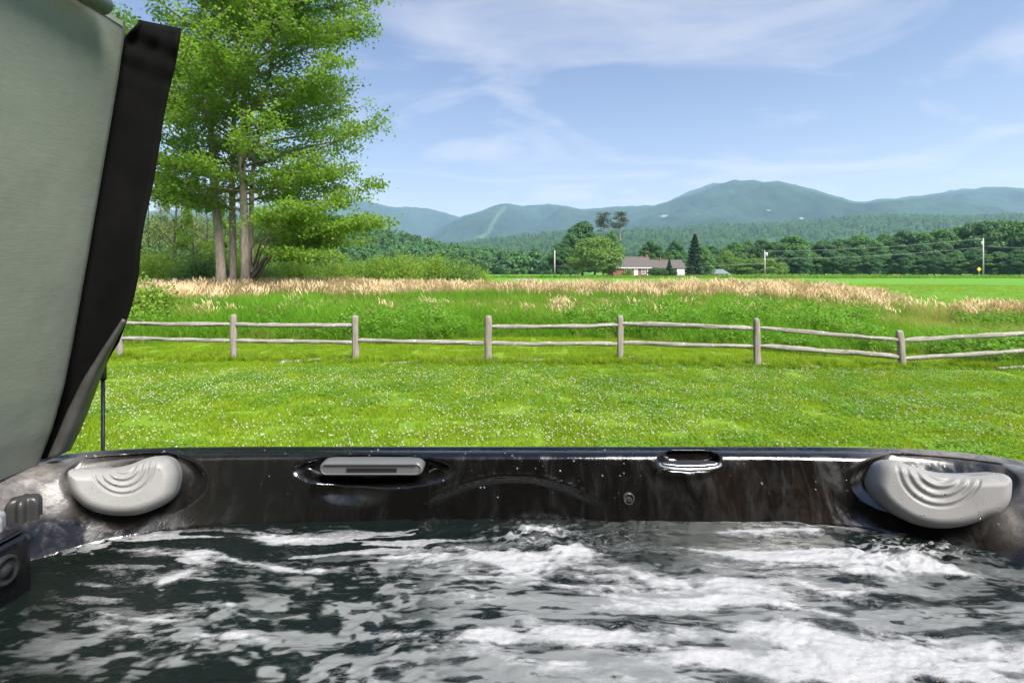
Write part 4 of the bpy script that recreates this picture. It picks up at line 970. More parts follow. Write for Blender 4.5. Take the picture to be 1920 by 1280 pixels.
def bare_pine(px, top, Y, seed, lab):
    b = base(px, Y); H = CAMZ + (HZ - top) / FPX * Y; t = thing('pine_tree', b, lab, 'tree', G1); r_ = random.Random(seed); mb = MB()
    mb.tube([(0, 0, -.2), (.2, 0, H * .5), (0, .1, H)], [.30, .22, .06], 7); cs = []
    for k in range(40):
        z = H * (0.45 + 0.55 * math.sqrt(r_.random())); a = r_.uniform(0, 6.28); L = (2.9 if z > H * .72 else 2.0) * r_.uniform(.4, 1.0) * (1.25 - 0.6 * (z / H) ** 4); e = Vector((math.cos(a) * L, math.sin(a) * L, z + L * .25))
        mb.tube([(0.1, 0, z), e], [.06, .02], 4)
        if z > H * .70 or r_.random() < .75:
            n = 90 if z > H * .72 else 40; cs.append(np.array(e) * np.array([.85, .85, 1]) + rng.normal(size=(n, 3)) * np.array([.62, .62, .30]))
    c = np.concatenate(cs); link('crown', leaf_mesh('crown', c, rng.uniform(.22, .5, len(c)), PINE_TUFT, up=.3, asp=.4), t); mb.build('trunk', BARK_M, t); return t
bare_pine(1131, 402, 172, 3, 'tall bare trunked pine nearer the clump behind the farmhouse'); bare_pine(1162, 401, 170, 9, 'tall bare trunked pine furthest out over the farmhouse roof')
for px, top, w, lab in [(1177, 502, 26, 'low round bush beside the farmhouse door'), (1228, 500, 30, 'low bush under the farmhouse window wing'), (1243, 502, 22, 'low bush beside the small conical evergreen'), (1264, 504, 14, 'low bush against the white garage wall')]:
    tree_at(lt_ if px < 1200 else bd_[0], px, top, 144, w, lab, 'bushes in front of the farmhouse', used)
# tall row along the far side of the field
G2 = 'row of trees along the far side of the field'
row = [(1330, 457, 205, 44), (1352, 462, 210, 40), (1376, 449, 204, 42), (1402, 446, 206, 44), (1428, 445, 203, 42), (1450, 450, 200, 40), (1486, 438, 186, 78), (1520, 452, 196, 50), (1545, 447, 190, 60), (1580, 444, 188, 60), (1612, 436, 186, 66), (1640, 446, 182, 50), (1662, 434, 186, 56), (1696, 427, 184, 72), (1732, 430, 180, 64), (1768, 424, 178, 72), (1800, 420, 180, 60), (1826, 412, 176, 70), (1856, 408, 172, 80), (1896, 408, 168, 84), (1938, 404, 164, 90), (1990, 402, 160, 96), (2050, 400, 158, 100), (2110, 400, 156, 100)]
def where(px): return 'between the dark spruce and the short utility pole' if px < 1432 else ('between the short and tall utility poles' if px < 1836 else 'beyond the tall utility pole towards the road end')
def far_lab(px): return {1428: 'tall green tree standing directly behind the short utility pole', 1856: 'tall green tree standing directly behind the tall utility pole', 1486: 'broad tall green tree first beyond the short utility pole', 1330: 'tall green tree of the far row nearest to the dark spruce'}.get(px, 'tall green tree in the far row ' + where(px))
for k, (px, top, Y, w) in enumerate(row): tree_at(bd_[(k * 2 + k // 3) % 3], px, top, Y, w * 1.12, far_lab(px), G2, used)
low = [(1500, 470, 180, 44), (1530, 476, 182, 40), (1562, 468, 180, 44), (1596, 472, 178, 44), (1630, 470, 176, 46), (1660, 474, 176, 40), (1690, 466, 174, 48), (1722, 478, 172, 44), (1752, 466, 170, 48), (1790, 468, 168, 50), (1830, 462, 166, 56), (1872, 470, 162, 60), (1912, 466, 158, 60), (1960, 470, 154, 60), (1470, 476, 184, 40), (1390, 474, 190, 40), (1340, 478, 186, 40)]
for k, (px, top, Y, w) in enumerate(low): tree_at(bd_[(k + k // 2) % 3], px, top, Y, w, 'lower leafy tree fronting the row ' + where(px), G2, used)
back = [(1700, 404, 320, 60), (1760, 408, 330, 60), (1600, 414, 340, 50), (1650, 412, 330, 50), (1820, 402, 300, 60), (1880, 400, 300, 60), (1560, 418, 350, 50), (1520, 424, 350, 50)]
# valley trees beyond the field
G3 = 'rounded trees at the far end of the field'
for k, (px, top, Y, w) in enumerate([(918, 494, 420, 26), (938, 498, 430, 26), (960, 491, 440, 34), (984, 494, 450, 30), (1004, 487, 440, 34), (1022, 492, 430, 30), (1040, 486, 420, 34), (900, 488, 400, 30), (880, 480, 380, 34), (972, 498, 400, 24)]):
    tree_at(bd_[k % 2], px, top, Y, w, 'rounded blue green tree at the far end of the field', G3, used)
# wooded hill on the left and wooded foothills: masses of crowns
hp_ = [(-600, 450), (200, 446), (420, 440), (540, 430), (620, 426), (680, 440), (740, 458), (800, 473), (860, 486), (920, 497), (980, 506), (1060, 509)]
hill2, h2 = ridge('hill', hp_, 420, 150, 160, HILLF, 71, nx=160, nv=30)
def blob_tree(name, mat, seed, H=11, W=8, n=420, leaf=1.3):
    L = crown_lobes(H, W, 0.5, 16, seed); p_, d_ = lobe_points(L, n / 16 / 2.0); V, F = leaf_quads(p_, rng.uniform(leaf * .6, leaf * 1.2, len(p_)), up=.3, asp=.8, outward=d_, wout=1.5); return mesh_np(name, V, F, mat=mat, attrs={'rnd': ('FACE', rng.random(len(F)))})
def cone_tree(name, mat, H=10.5, W=5, n=260):
    z = H * rng.random(n) ** 1.3; r_ = W * .5 * (1 - z / H) * np.sqrt(rng.uniform(.3, 1, n)) + .1; a = rng.random(n) * 6.28
    V, F = leaf_quads(np.stack([r_ * np.cos(a), r_ * np.sin(a), z], -1), rng.uniform(.8, 1.8, n), up=.4, asp=.5); return mesh_np(name, V, F, mat=mat, attrs={'rnd': ('FACE', rng.random(n))})
FT = [blob_tree('wood_tree', LEAF_DARK, 1), blob_tree('wood_tree', LEAF_MID, 2), cone_tree('wood_fir', NEEDLE), blob_tree('wood_tree', LEAF_MID, 5, 9, 8), blob_tree('wood_tree', LEAF_MID, 6, 12, 9), blob_tree('wood_tree', LEAF_LIGHT, 7, 8, 8), blob_tree('wood_tree', LEAF_DARK, 8, 10, 9)]
def cover_hill(name, arr, n, smin, smax, vmax_row, xr):
    XX, YY, Z = arr; nr_, nc_ = XX.shape
    i = rng.uniform(0, vmax_row, n); j = rng.uniform(0, nc_ - 1.01, n); i0, j0 = i.astype(int), j.astype(int); fi, fj = i - i0, j - j0
    def bil(A): return A[i0, j0] * (1 - fi) * (1 - fj) + A[i0 + 1, j0] * fi * (1 - fj) + A[i0, j0 + 1] * (1 - fi) * fj + A[i0 + 1, j0 + 1] * fi * fj
    pts = np.stack([bil(XX), bil(YY), bil(Z) - 0.5], -1); px = 960 + pts[:, 0] / pts[:, 1] * FPX; ok = (px > xr[0]) & (px < xr[1]) & (pts[:, 2] > -1.5); pts = pts[ok]
    return tag(scatter(name, pts, rng.uniform(smin, smax, len(pts)), rng.uniform(0, 6.28, len(pts)), FT), kind='stuff')
cover_hill('hillside_forest', h2, 6400, 0.7, 1.25, 31, (-500, 1080))
cover_hill('foothill_forest', hD, 16000, 1.0, 1.9, 52, (560, 2050))
# ---------------------------------------------------------------- lawn, clover and tall meadow (things nobody could count)
LAWN_G = leafmat('lawn_blade', (0.135, 0.245, 0.010), (0.285, 0.390, 0.022), 0.42, 0.6, 0.12, nscale=0.9)
TALL_G = leafmat('tall_blade', (0.070, 0.190, 0.012), (0.175, 0.360, 0.024), 0.42, 0.6, 0.12, nscale=0.35)
YEL_G = leafmat('yellow_blade', (0.140, 0.200, 0.024), (0.290, 0.330, 0.055), 0.38, nscale=0.4)
TAN = leafmat('seed_head', (0.52, 0.385, 0.225), (0.77, 0.60, 0.39), 0.35, 0.8, 0.1, nscale=0.3)
WEED = leafmat('weed_leaf', (0.085, 0.215, 0.018), (0.195, 0.370, 0.036), 0.42, nscale=0.8)
def in_view(x, y, pad=1.0): return (np.abs(x) < 0.985 * y + pad)
def jitter_grid(x0, x1, y0, y1, s):
    X, Y = np.meshgrid(np.arange(x0, x1, s), np.arange(y0, y1, s)); X, Y = X.ravel(), Y.ravel()
    return X + rng.uniform(-.5, .5, X.size) * s, Y + rng.uniform(-.5, .5, Y.size) * s
def bank(px):
    "depth at which the tall growth starts, by direction"
    return 1000.0 * CAMZ / (np.interp(px, [150, 250, 330, 440, 540, 640, 700, 820, 920, 1000, 1160, 1300, 1400, 1500, 1600, 1700, 1780, 1850, 1920, 2000], [646, 645, 640, 634, 634, 640, 643, 637, 630, 629, 633, 641, 650, 660, 662, 660, 668, 684, 688, 690]) - HZ)
def pxof(x, y): return 960 + x / y * FPX

# mown grass
patches = [blades_mesh('lawn_patch', 1100, 0.28, (0.025, 0.062), (0.004, 0.008), (0.15, 0.9), LAWN_G, 2) for _ in range(3)]
x, y = jitter_grid(-18, 18, 0.4, 16.5, 0.46)
ok = in_view(x, y, 3.0) & ~((np.abs(x) < 1.45) & (y < 1.5)); x, y = x[ok], y[ok]
edge = bank(pxof(x, y)); ok = y < edge + 0.6; x, y = x[ok], y[ok]
s_ = 0.95 + 0.3 * fbm(x * 0.8, y * 0.8, seed=91, oct=3)
lawn = scatter('lawn_grass', np.stack([x, y, gz(x, y) - 0.004], -1), np.stack([np.ones_like(x), np.ones_like(x), s_], -1), rng.integers(0, 4, len(x)) * math.pi / 2, patches)
tag(lawn, kind='stuff')
# clover: low leaf clumps and white heads
def clover_leaf_patch(seed):
    n = 190; c = np.stack([rng.uniform(-.25, .25, n), rng.uniform(-.25, .25, n), rng.uniform(.02, .05, n)], -1); out = []
    for k in range(3):
        a = rng.uniform(0, 6.28, n); out.append(c + np.stack([np.cos(a) * .009, np.sin(a) * .009, rng.uniform(0, .004, n)], -1))
    return leaf_mesh('clover_leaves', np.concatenate(out), rng.uniform(.014, .024, n * 3), WEED, up=2.5, asp=.9)
x, y = jitter_grid(-11, 11, 4.3, 10.2, 0.5); ok = in_view(x, y, .6) & (fbm(x * .5, y * .5, seed=95, oct=3) > 0.44); x, y = x[ok], y[ok]
tag(scatter('clover_leaves', np.stack([x, y, gz(x, y)], -1), np.ones(len(x)), rng.uniform(0, 6.28, len(x)), [clover_leaf_patch(1), clover_leaf_patch(2)]), kind='stuff')
mf = MT('clover_head'); 
fcl = mf.mix(mf.math('POWER', mf.n('ObjectInfo').outputs['Random'], 3.0), (0.62, 0.63, 0.52), (0.50, 0.40, 0.34))
CLOVER = mf.pbr(fcl, 0.8, 0.1)
def clover_head():
    mb = MB(); r_ = random.Random(3)
    mb.tube([(0, 0, 0), (0.004, 0, 0.04), (0.002, 0.002, 0.075)], 0.0011, 3, 1, cap=False)
    for k in range(26):
        z = 1 - 2 * (k + .5) / 26; a = k * 2.4; d = Vector((math.sqrt(1 - z * z) * math.cos(a), math.sqrt(1 - z * z) * math.sin(a), z)); o = Vector((0, 0, .080)); u_ = d.orthogonal().normalized() * 0.0028; w_ = d.cross(u_)
        e = o + d * 0.0095 * r_.uniform(.85, 1.1); mb.add([o + d * .002, e + u_, e + d * .001 + w_, e - u_], [(0, 1, 2, 3)], 0)
    return mb.mesh('clover_head', [CLOVER, WEED])
ch = clover_head()
n = 26000; yq = 4.4 + (11.2 - 4.4) * rng.random(n); xq = rng.uniform(-1, 1, n) * (yq + .5)
dn = fbm(xq * .55, yq * 1.0, seed=97, oct=3) * 0.65 + fbm(xq * 2.0, yq * 2.6, seed=98, oct=2) * 0.35
keep = rng.random(n) < np.clip((dn - 0.36) * 3.4, 0.03, 0.95) * np.where(yq > 9.4, 0.22, 1.0); xq, yq = xq[keep], yq[keep]
tag(scatter('clover_flowers', np.stack([xq, yq, gz(xq, yq) - 0.012], -1), rng.uniform(.42, .85, len(xq)), rng.uniform(0, 6.28, len(xq)), ch, tilt=rng.normal(0, .25, (len(xq), 2))), kind='stuff')
print('clover', len(xq))
# longer tufts along the fence foot
tuft = [blades_mesh('tuft', 60, 0.07, (0.07, 0.17), (0.004, 0.008), (0.2, 0.9), LAWN_G, 3, 'round') for _ in range(3)]

# tall green meadow grass
tall = [blades_mesh('tall_clump', 85, 0.30, (0.50, 1.0), (0.009, 0.019), (0.15, 0.85), TALL_G, 4, 'round', lean=None) for _ in range(4)]
px_end = lambda px: np.interp(px, [200, 900, 1000, 1450, 1600, 1680, 1760, 1850, 1920, 2000], [34, 34, 33, 33, 28, 22, 19.5, 18.5, 18, 18])
x, y = jitter_grid(-40, 40, 9, 36, 0.36)
ok = in_view(x, y, 1.0); x, y = x[ok], y[ok]; pxv = pxof(x, y); b0 = bank(pxv); ok = (y > b0 - 0.1 + 0.5 * (fbm(x, y * 0, seed=7) - .5)) & (y < px_end(pxv)); x, y, pxv, b0 = x[ok], y[ok], pxv[ok], b0[ok]
rise = np.interp(y - b0, [0, 0.5, 2.0, 5, 9], [0.36, 0.55, 0.80, 0.98, 1.02]) * np.interp(pxv, [200, 500, 900, 1500, 1700, 1800], [1.0, 1.06, 1.0, .96, .66, .60])
hs = rise * (0.82 + 0.42 * fbm(x * .35, y * .35, seed=101, oct=3))
z = gz(x, y)
yel = fbm(x * .22 + 3, y * .3, seed=103, oct=3) + np.interp(pxv, [200, 330, 470, 560, 1000, 1600, 1720, 1920], [0.12, .30, .22, -.10, -.04, .0, .20, .12])
isy = yel > 0.60
def put(name, m, srcs, sxy=1.0, zs=1.0):
    o = scatter(name, np.stack([x[m], y[m], z[m] - .03], -1), np.stack([np.full(m.sum(), sxy), np.full(m.sum(), sxy), hs[m] * zs], -1), rng.uniform(0, 6.28, m.sum()), srcs, tilt=rng.normal(0, .08, (m.sum(), 2))); return tag(o, kind='stuff')
put('tall_green_grass', ~isy, tall, 1.15)
fine_y = [blades_mesh('fine_clump', 110, 0.30, (0.45, 0.95), (0.005, 0.010), (0.2, 0.9), YEL_G, 4, 'round') for _ in range(3)]
put('yellow_green_grass', isy, fine_y, 1.1)
# seed headed grass: thin stems with leaning plumes
def seed_clump(n, spread, h, plume=True):
    a, r = rng.uniform(0, 6.28, n), spread * np.sqrt(rng.random(n)); bx, by = r * np.cos(a), r * np.sin(a); hh = rng.uniform(h[0], h[1], n); head = rng.normal(0.15, 0.45, n); bend = rng.uniform(.12, .34, n)
    V1, F1, r1 = blade_arrays(bx, by, hh, np.full(n, .0045), bend, head, 3, tipw=.6)
    tx = bx + np.cos(head) * bend * hh; ty = by + np.sin(head) * bend * hh; tz = hh * (1 - .35 * bend); P_ = []
    for k in range(2):
        V2, F2, r2 = blade_arrays(tx - np.cos(head) * .05, ty - np.sin(head) * .05, rng.uniform(.12, .20, n), rng.uniform(.018, .034, n), rng.uniform(.35, .8, n), head, 2, z0=0.0, tipw=.25)
        V2 = V2.reshape(n, -1, 3); V2[:, :, 2] += (tz - .06)[:, None]; P_.append((V2.reshape(-1, 3), F2, r2, 1))
    V3, F3, r3 = blade_arrays(bx, by, hh * rng.uniform(.45, .8, n), rng.uniform(.008, .014, n), rng.uniform(.2, .9, n), rng.uniform(0, 6.28, n), 3)
    V, F, r, m_ = join_arrays([(V1, F1, r1, 0)] + P_ + [(V3, F3, r3, 2)])
    return mesh_np('seed_clump', V, F, mat=[STEM, TAN, TALL_G], attrs={'rnd': ('FACE', r)}, midx=m_)
STEM = leafmat('seed_stem', (0.30, 0.26, 0.09), (0.46, 0.38, 0.16), 0.3, nscale=0.4)
seeds = [seed_clump(34, .34, (0.85, 1.22)) for _ in range(4)]
x, y = jitter_grid(-40, 40, 15, 37, 0.42)
ok = in_view(x, y, 1.0); x, y = x[ok], y[ok]; pxv = pxof(x, y)
t0 = np.interp(pxv, [200, 300, 420, 520, 640, 760, 900, 1000, 1200, 1400, 1550, 1680, 1740], [20, 20, 21, 24.5, 21, 24, 25, 23.5, 23, 21.5, 20, 18.5, 18])
t1 = np.interp(pxv, [200, 900, 1000, 1450, 1600, 1680, 1740], [35, 35, 35, 34, 30, 23, 19])
amt = sstep(-2.2, 2.2, y - t0 + 4.0 * (fbm(x * .3, y * .3, seed=107) - .5)) * (y < t1) * np.interp(pxv, [200, 270, 290, 1690, 1760], [0, .25, .48, .50, 0.03])
hole = fbm(x * .25 + 7, y * .25, seed=109, oct=3); amt = amt * np.where(hole < .42, .25, 1)
ok = rng.random(len(x)) < amt; x, y, pxv = x[ok], y[ok], pxv[ok]; z = gz(x, y); hs = rng.uniform(.84, 1.14, len(x)) * (0.84 + .3 * fbm(x * .3, y * .3, seed=110, oct=2)) * np.interp(pxv, [200, 480, 1000, 1450, 1700], [1.08, 1.08, 1.0, 1.03, .76])
put('tan_seed_grass', np.ones(len(x), bool), seeds, 1.1)
# a patch of pale reeds at the right edge and loose seed stems over the green
x = np.concatenate([rng.uniform(13.2, 17.0, 95), rng.uniform(-14, 15, 110)]); y = np.concatenate([rng.uniform(15.2, 17.2, 95), rng.uniform(15.5, 21, 110)]); ok = y > bank(pxof(x, y)) + 1.0; x, y = x[ok], y[ok]
z = gz(x, y); hs = np.where(np.arange(len(x)) < 95, .86, .80) * rng.uniform(.85, 1.1, len(x)); put('pale_reeds', np.ones(len(x), bool), [seed_clump(16, .25, (0.8, 1.05)) for _ in range(3)], 1.0)
# broad leaved weeds on the near face of the meadow
def weed_clump(n, H, leaf):
    cs = []; mb = MB()
    for k in range(n):
        a = rng.uniform(0, 6.28); r = .28 * math.sqrt(rng.random()); h = H * rng.uniform(.55, 1.0); b = np.array([r * math.cos(a), r * math.sin(a), 0]); t = b + np.array([rng.normal(0, .08), rng.normal(0, .08), h])
        u = rng.uniform(.2, 1, (20, 1)); cs.append(b * (1 - u) + t * u + rng.normal(size=(20, 3)) * np.array([.06, .06, .02]))
    c = np.concatenate(cs); return leaf_mesh('weed_clump', c, rng.uniform(leaf * .6, leaf * 1.3, len(c)), WEED, up=1.1, asp=.5)
weeds = [weed_clump(16, .80, .075), weed_clump(18, .65, .065), weed_clump(16, .9, .085)]
x, y = jitter_grid(-20, 20, 9, 24, 0.36); ok = in_view(x, y, .8); x, y = x[ok], y[ok]; pxv = pxof(x, y); b0 = bank(pxv); d = y - b0
nz = fbm(x * .4, y * .4, seed=113, oct=3) + np.interp(pxv, [250, 560, 640, 820, 900, 1100, 1280, 1400, 1560, 1700, 1800, 1920], [-.2, -.12, .08, .08, -.06, -.02, .10, .14, .10, -.04, .05, .08]) - 0.03 * np.maximum(0, d - 1.5)
ok = (d > 0) & (d < 6) & (nz > .56); x, y, d, pxv = x[ok], y[ok], d[ok], pxv[ok]; z = gz(x, y); hs = np.interp(d, [0, .8, 2.5, 6], [.5, .85, 1.05, 1.12]) * rng.uniform(.8, 1.2, len(x)) * np.interp(pxv, [1700, 1800], [1, .8])
put('leafy_weeds', np.ones(len(x), bool), weeds, 1.0)
# low fringe where the mower stops
x, y = jitter_grid(-20, 20, 8.5, 16.5, 0.2); ok = in_view(x, y, .6); x, y = x[ok], y[ok]; d = y - bank(pxof(x, y)); ok = (d > -.45) & (d < .5) & (rng.random(len(x)) < .8); x, y = x[ok], y[ok]; z = gz(x, y); hs = rng.uniform(1.0, 2.6, len(x))
put('meadow_fringe', np.ones(len(x), bool), [blades_mesh('fringe', 50, 0.14, (0.07, 0.17), (0.004, 0.008), (0.3, 1.0), YEL_G, 3, 'round'), blades_mesh('fringe', 50, 0.14, (0.07, 0.17), (0.004, 0.009), (0.3, 1.0), TALL_G, 3, 'round')])
# cattails
def cattail(seed):
    r_ = random.Random(seed); V, F, r = blade_arrays(rng.normal(0, .12, 16), rng.normal(0, .12, 16), rng.uniform(1.2, 1.75, 16), rng.uniform(.016, .026, 16), rng.uniform(.1, .35, 16), rng.normal(0.1, .7, 16), 4)
    return mesh_np('cattail', V, F, mat=TALL_D, attrs={'rnd': ('FACE', r)})
TALL_D = leafmat('cattail_blade', (0.030, 0.075, 0.020), (0.075, 0.130, 0.035), 0.3)
ct_px = [(1312, 25), (1318, 25.5), (1345, 26), (1368, 24.5), (1412, 23), (1418, 23.4), (1424, 23.2), (1462, 22.5), (1466, 22.8), (1504, 23), (1510, 23.3), (1506, 23.8), (1580, 22), (1210, 26), (1140, 28), (1230, 25)]
cts = [cattail(1), cattail(2), cattail(3)]
for k, (p_, Y_) in enumerate(ct_px):
    o = link('cattail', cts[k % 3], None, base(p_, Y_)); o.rotation_euler.z = random.uniform(-.6, .6); s = random.uniform(.85, 1.1); o.scale = (s, s, s * .97)
    tag(o, 'clump of dark green cattail leaves standing above the tan seed grass', 'cattail', 'cattails in the tan grass')
# rank growth along the far road edge of the field
x, y = jitter_grid(-60, 220, 118, 150, 1.6); ok = in_view(x, y, 4) & (pxof(x, y) > 880); x, y = x[ok], y[ok]; ok = y > 128 + 10 * (fbm(x * .03, y * .1, seed=5) - .5); x, y = x[ok], y[ok]; z = gz(x, y); hs = rng.uniform(.5, 1.05, len(x)) * (0.5 + fbm(x * .08, y * .1, seed=8))
road = [blades_mesh('road_clump', 60, 1.1, (0.5, 1.0), (0.06, 0.14), (0.2, 0.8), m_, 2, 'round') for m_ in (TALL_G, YEL_G, TALL_G)]
put('roadside_grass', np.ones(len(x), bool), road)
# uneven sward over the hay field
x, y = jitter_grid(-10, 60, 17, 70, 0.9); ok = in_view(x, y, 2) & (pxof(x, y) > 900); x, y = x[ok], y[ok]; ok = (y > px_end(pxof(x, y)) - 1.0); x, y = x[ok], y[ok]; z = gz(x, y); hs = rng.uniform(.5, 1.2, len(x)) * (.6 + .8 * fbm(x * .2, y * .2, seed=15))
put('field_grass', np.ones(len(x), bool), [blades_mesh('field_clump', 90, .6, (0.06, 0.16), (0.010, 0.022), (0.2, 0.9), m_, 2, 'round') for m_ in (LAWN_G, LAWN_G, YEL_G)])
# ---------------------------------------------------------------- split rail fence
wd = MT('weathered_wood'); wv_ = wd.obj()
g1 = wd.noise(wd.scale(wv_, (3, 60, 60)), 1.0, 6, 0.7); g2 = wd.noise(wv_, 7, 5, 0.65); lich = wd.ramp(wd.noise(wv_, 16, 4, 0.6), [(0.60, 0.0), (0.68, 1.0)])
wc_ = wd.mix(wd.ramp(g1, [(0.30, 0.0), (0.72, 1.0)]), (0.100, 0.088, 0.076), (0.420, 0.390, 0.350))
wc_ = wd.mix(wd.ramp(g2, [(0.40, 0.0), (0.70, 0.55)]), wc_, (0.20, 0.165, 0.125)); wc_ = wd.mix(wd.math('MULTIPLY', lich, 0.75), wc_, (0.46, 0.48, 0.40))
WOODR = wd.pbr(wc_, 0.88, 0.12, normal=wd.bump(g1, 0.8, 0.006, wd.bump(g2, 0.4, 0.01)))
def wood_z(name):   # the same wood with upright grain, for posts
    m = MT(name); v = m.obj(); g = m.noise(m.scale(v, (45, 45, 2.6)), 1.0, 6, 0.7); b = m.noise(v, 6, 5, 0.6)
    c = m.mix(m.ramp(g, [(0.30, 0.0), (0.72, 1.0)]), (0.120, 0.100, 0.082), (0.370, 0.325, 0.280)); c = m.mix(m.ramp(b, [(0.45, 0.0), (0.7, 0.5)]), c, (0.21, 0.17, 0.13))
    return m.pbr(c, 0.88, 0.12, normal=m.bump(g, 0.8, 0.006))
WOODP = wood_z('weathered_post')
posts = [(225, 600, 673), (438, 589, 677), (667, 591, 678.5), (915, 591, 683), (1163, 591, 681), (1419.5, 596, 688), (1693, 619, 691), (1985, 612, 686), (20, 606, 668)]
fence = thing('split_rail_fence', G(915, 683), 'weathered grey split rail fence of two rails between posts across the lawn', 'fence')
fo_ = fence.location.copy(); rf = random.Random(9)
PW = []
for k, (px, top, bot) in enumerate(posts):
    g = G(px, bot); Hp = (bot - top) / FPX * g.y; PW.append((g, Hp)); mb = MB(); V = []
    lean = {6: (-.05, .02)}.get(k, (rf.uniform(-.012, .012), rf.uniform(-.02, .02)))
    wx_, wy_ = 0.058, 0.045; n = 14; lv_ = [-.15, 0.02, .14, .3, .46, .6, .74, .86, .94, .985, 1.0]
    for t in lv_:
        for j in range(n):
            a = 2 * math.pi * j / n; ca, sa = math.cos(a), math.sin(a); q = 1.0 / (abs(ca) ** 4 + abs(sa) ** 4) ** .25
            e = 1.0 if t < .93 else (0.93 if t < .97 else (.8 if t < 1 else .45)); nz_ = 1 + .22 * (float(vnoise(ca * 2 + k * 7, sa * 2, t * 5, 3)) - .5) * 2
            V.append((wx_ * q * ca * e * nz_ + lean[0] * t, wy_ * q * sa * e * nz_ + lean[1] * t, Hp * t))
    F = [(i * n + j, i * n + (j + 1) % n, (i + 1) * n + (j + 1) % n, (i + 1) * n + j) for i in range(len(lv_) - 1) for j in range(n)] + [tuple((len(lv_) - 1) * n + j for j in range(n))]
    mb.add(V, F, 0, True); po = mb.build('post', WOODP, fence); po.location = g - fo_
def rail(a, b, name='rail', parent=fence, r=0.046, seed=0, sag=0.015):
    r_ = random.Random(seed); a, b = Vector(a), Vector(b); L = (b - a).length; d = (b - a) / L; side = d.cross(Vector((0, 0, 1))).normalized(); up = side.cross(d); n = 12; V = []; ns = 44
    for i in range(ns + 1):
        t = i / ns; c = Vector((t * L, 0, 0)); oz = -sag * math.sin(math.pi * t) + .006 * (float(vnoise(t * 4, seed * 3.1, 0, 5)) - .5) * 2; end = min(1, 0.55 + min(t, 1 - t) * 8)
        for j in range(n):
            an = 2 * math.pi * j / n; q = 1.0 / (abs(math.cos(an)) ** 3 + abs(math.sin(an)) ** 3) ** (1 / 3.0) * (1 + .75 * (float(vnoise(math.cos(an) * 1.8 + seed * 5, math.sin(an) * 1.8, t * 9, 8)) - .5))
            V.append(c + Vector((0, math.cos(an) * r * .85 * q * end, math.sin(an) * r * q * end + oz)))
    F = [(i * n + j, i * n + (j + 1) % n, (i + 1) * n + (j + 1) % n, (i + 1) * n + j) for i in range(ns) for j in range(n)] + [tuple(range(n))[::-1], tuple(ns * n + j for j in range(n))]
    mb = MB(); mb.add(V, F, 0, True); o = mb.build(name, WOODR, parent)
    o.matrix_local = Matrix.Translation(a - (fo_ if parent is fence else Vector())) @ Matrix((d, side, up)).transposed().to_4x4(); return o
def rp(k, px, py, dy=0.0): return P(px, py, PW[k][0].y + dy)
rails = [(8, 0, (24, 608), (225, 606)), (8, 0, (24, 634), (225, 634)), (0, 1, (225, 605), (438, 608)), (0, 1, (225, 634), (438, 639)), (1, 2, (438, 608), (667, 610)), (1, 2, (438, 638.5), (667, 642)), (2, 3, (668, 638), (915, 643.5)), (3, 4, (915, 612), (1163, 609.5)), (3, 4, (915, 643), (1163, 644)),
         (4, 5, (1163, 606.5), (1420, 616)), (4, 5, (1163, 642), (1420, 650)), (5, 6, (1420, 614), (1694, 638)), (5, 6, (1420, 648), (1694, 669)), (6, 7, (1690, 638), (1985, 622)), (6, 7, (1690, 672), (1985, 653))]
for q, (k0, k1, a, b) in enumerate(rails): rail(rp(k0, *a), rp(k1, *b), seed=q + 1, r=.033 + .009 * rf.random(), sag=rf.uniform(-.004, .014))
# boards and rails that have dropped into the grass at the foot of the fence
def fallen(a, b, dyz, lab, seed, r=.038):
    pa, pb = G(*a), G(*b); pa.y += dyz[0]; pb.y += dyz[1]; pa.z = float(gz(pa.x, pa.y)) + dyz[2] - .012; pb.z = float(gz(pb.x, pb.y)) + dyz[3] - .012; r *= .85
    o = rail(pa, pb, 'fallen_rail', None, r, seed, 0.0); return tag(o, lab, 'fence rail', 'rails lying at the foot of the fence')
fallen((402, 675), (449, 672), (0, 0, .045, .045), 'short grey board end lying in grass by the second post from the cover', 41, .04)
fallen((520, 681), (662, 675), (0, 0, .015, .05), 'half buried grey rail leaning against the third post from the cover', 42)
fallen((712, 685), (930, 676), (0, -.05, .015, .07), 'long brown rail lying in grass in the bay without top rail', 43, .04)
fallen((925, 683), (1156, 679), (.05, .05, .04, .05), 'straight dark rail lying along the ground in the middle bay', 44, .042)
fallen((1172, 676), (1405, 689), (.05, .0, .055, .012), 'brown rail sloping into the grass right of the middle bay', 45, .040)
fallen((1428, 687), (1452, 688), (0, 0, .045, .04), 'short pale board stub beside the sixth post', 46, .032)
fallen((1500, 690), (1537, 692), (0, 0, .04, .035), 'short pale board lying alone in the grass', 47, .030)
fallen((1872, 694), (1990, 689), (0, 0, .05, .05), 'pale rail end lying in grass at the far right of the lawn', 48, .036)
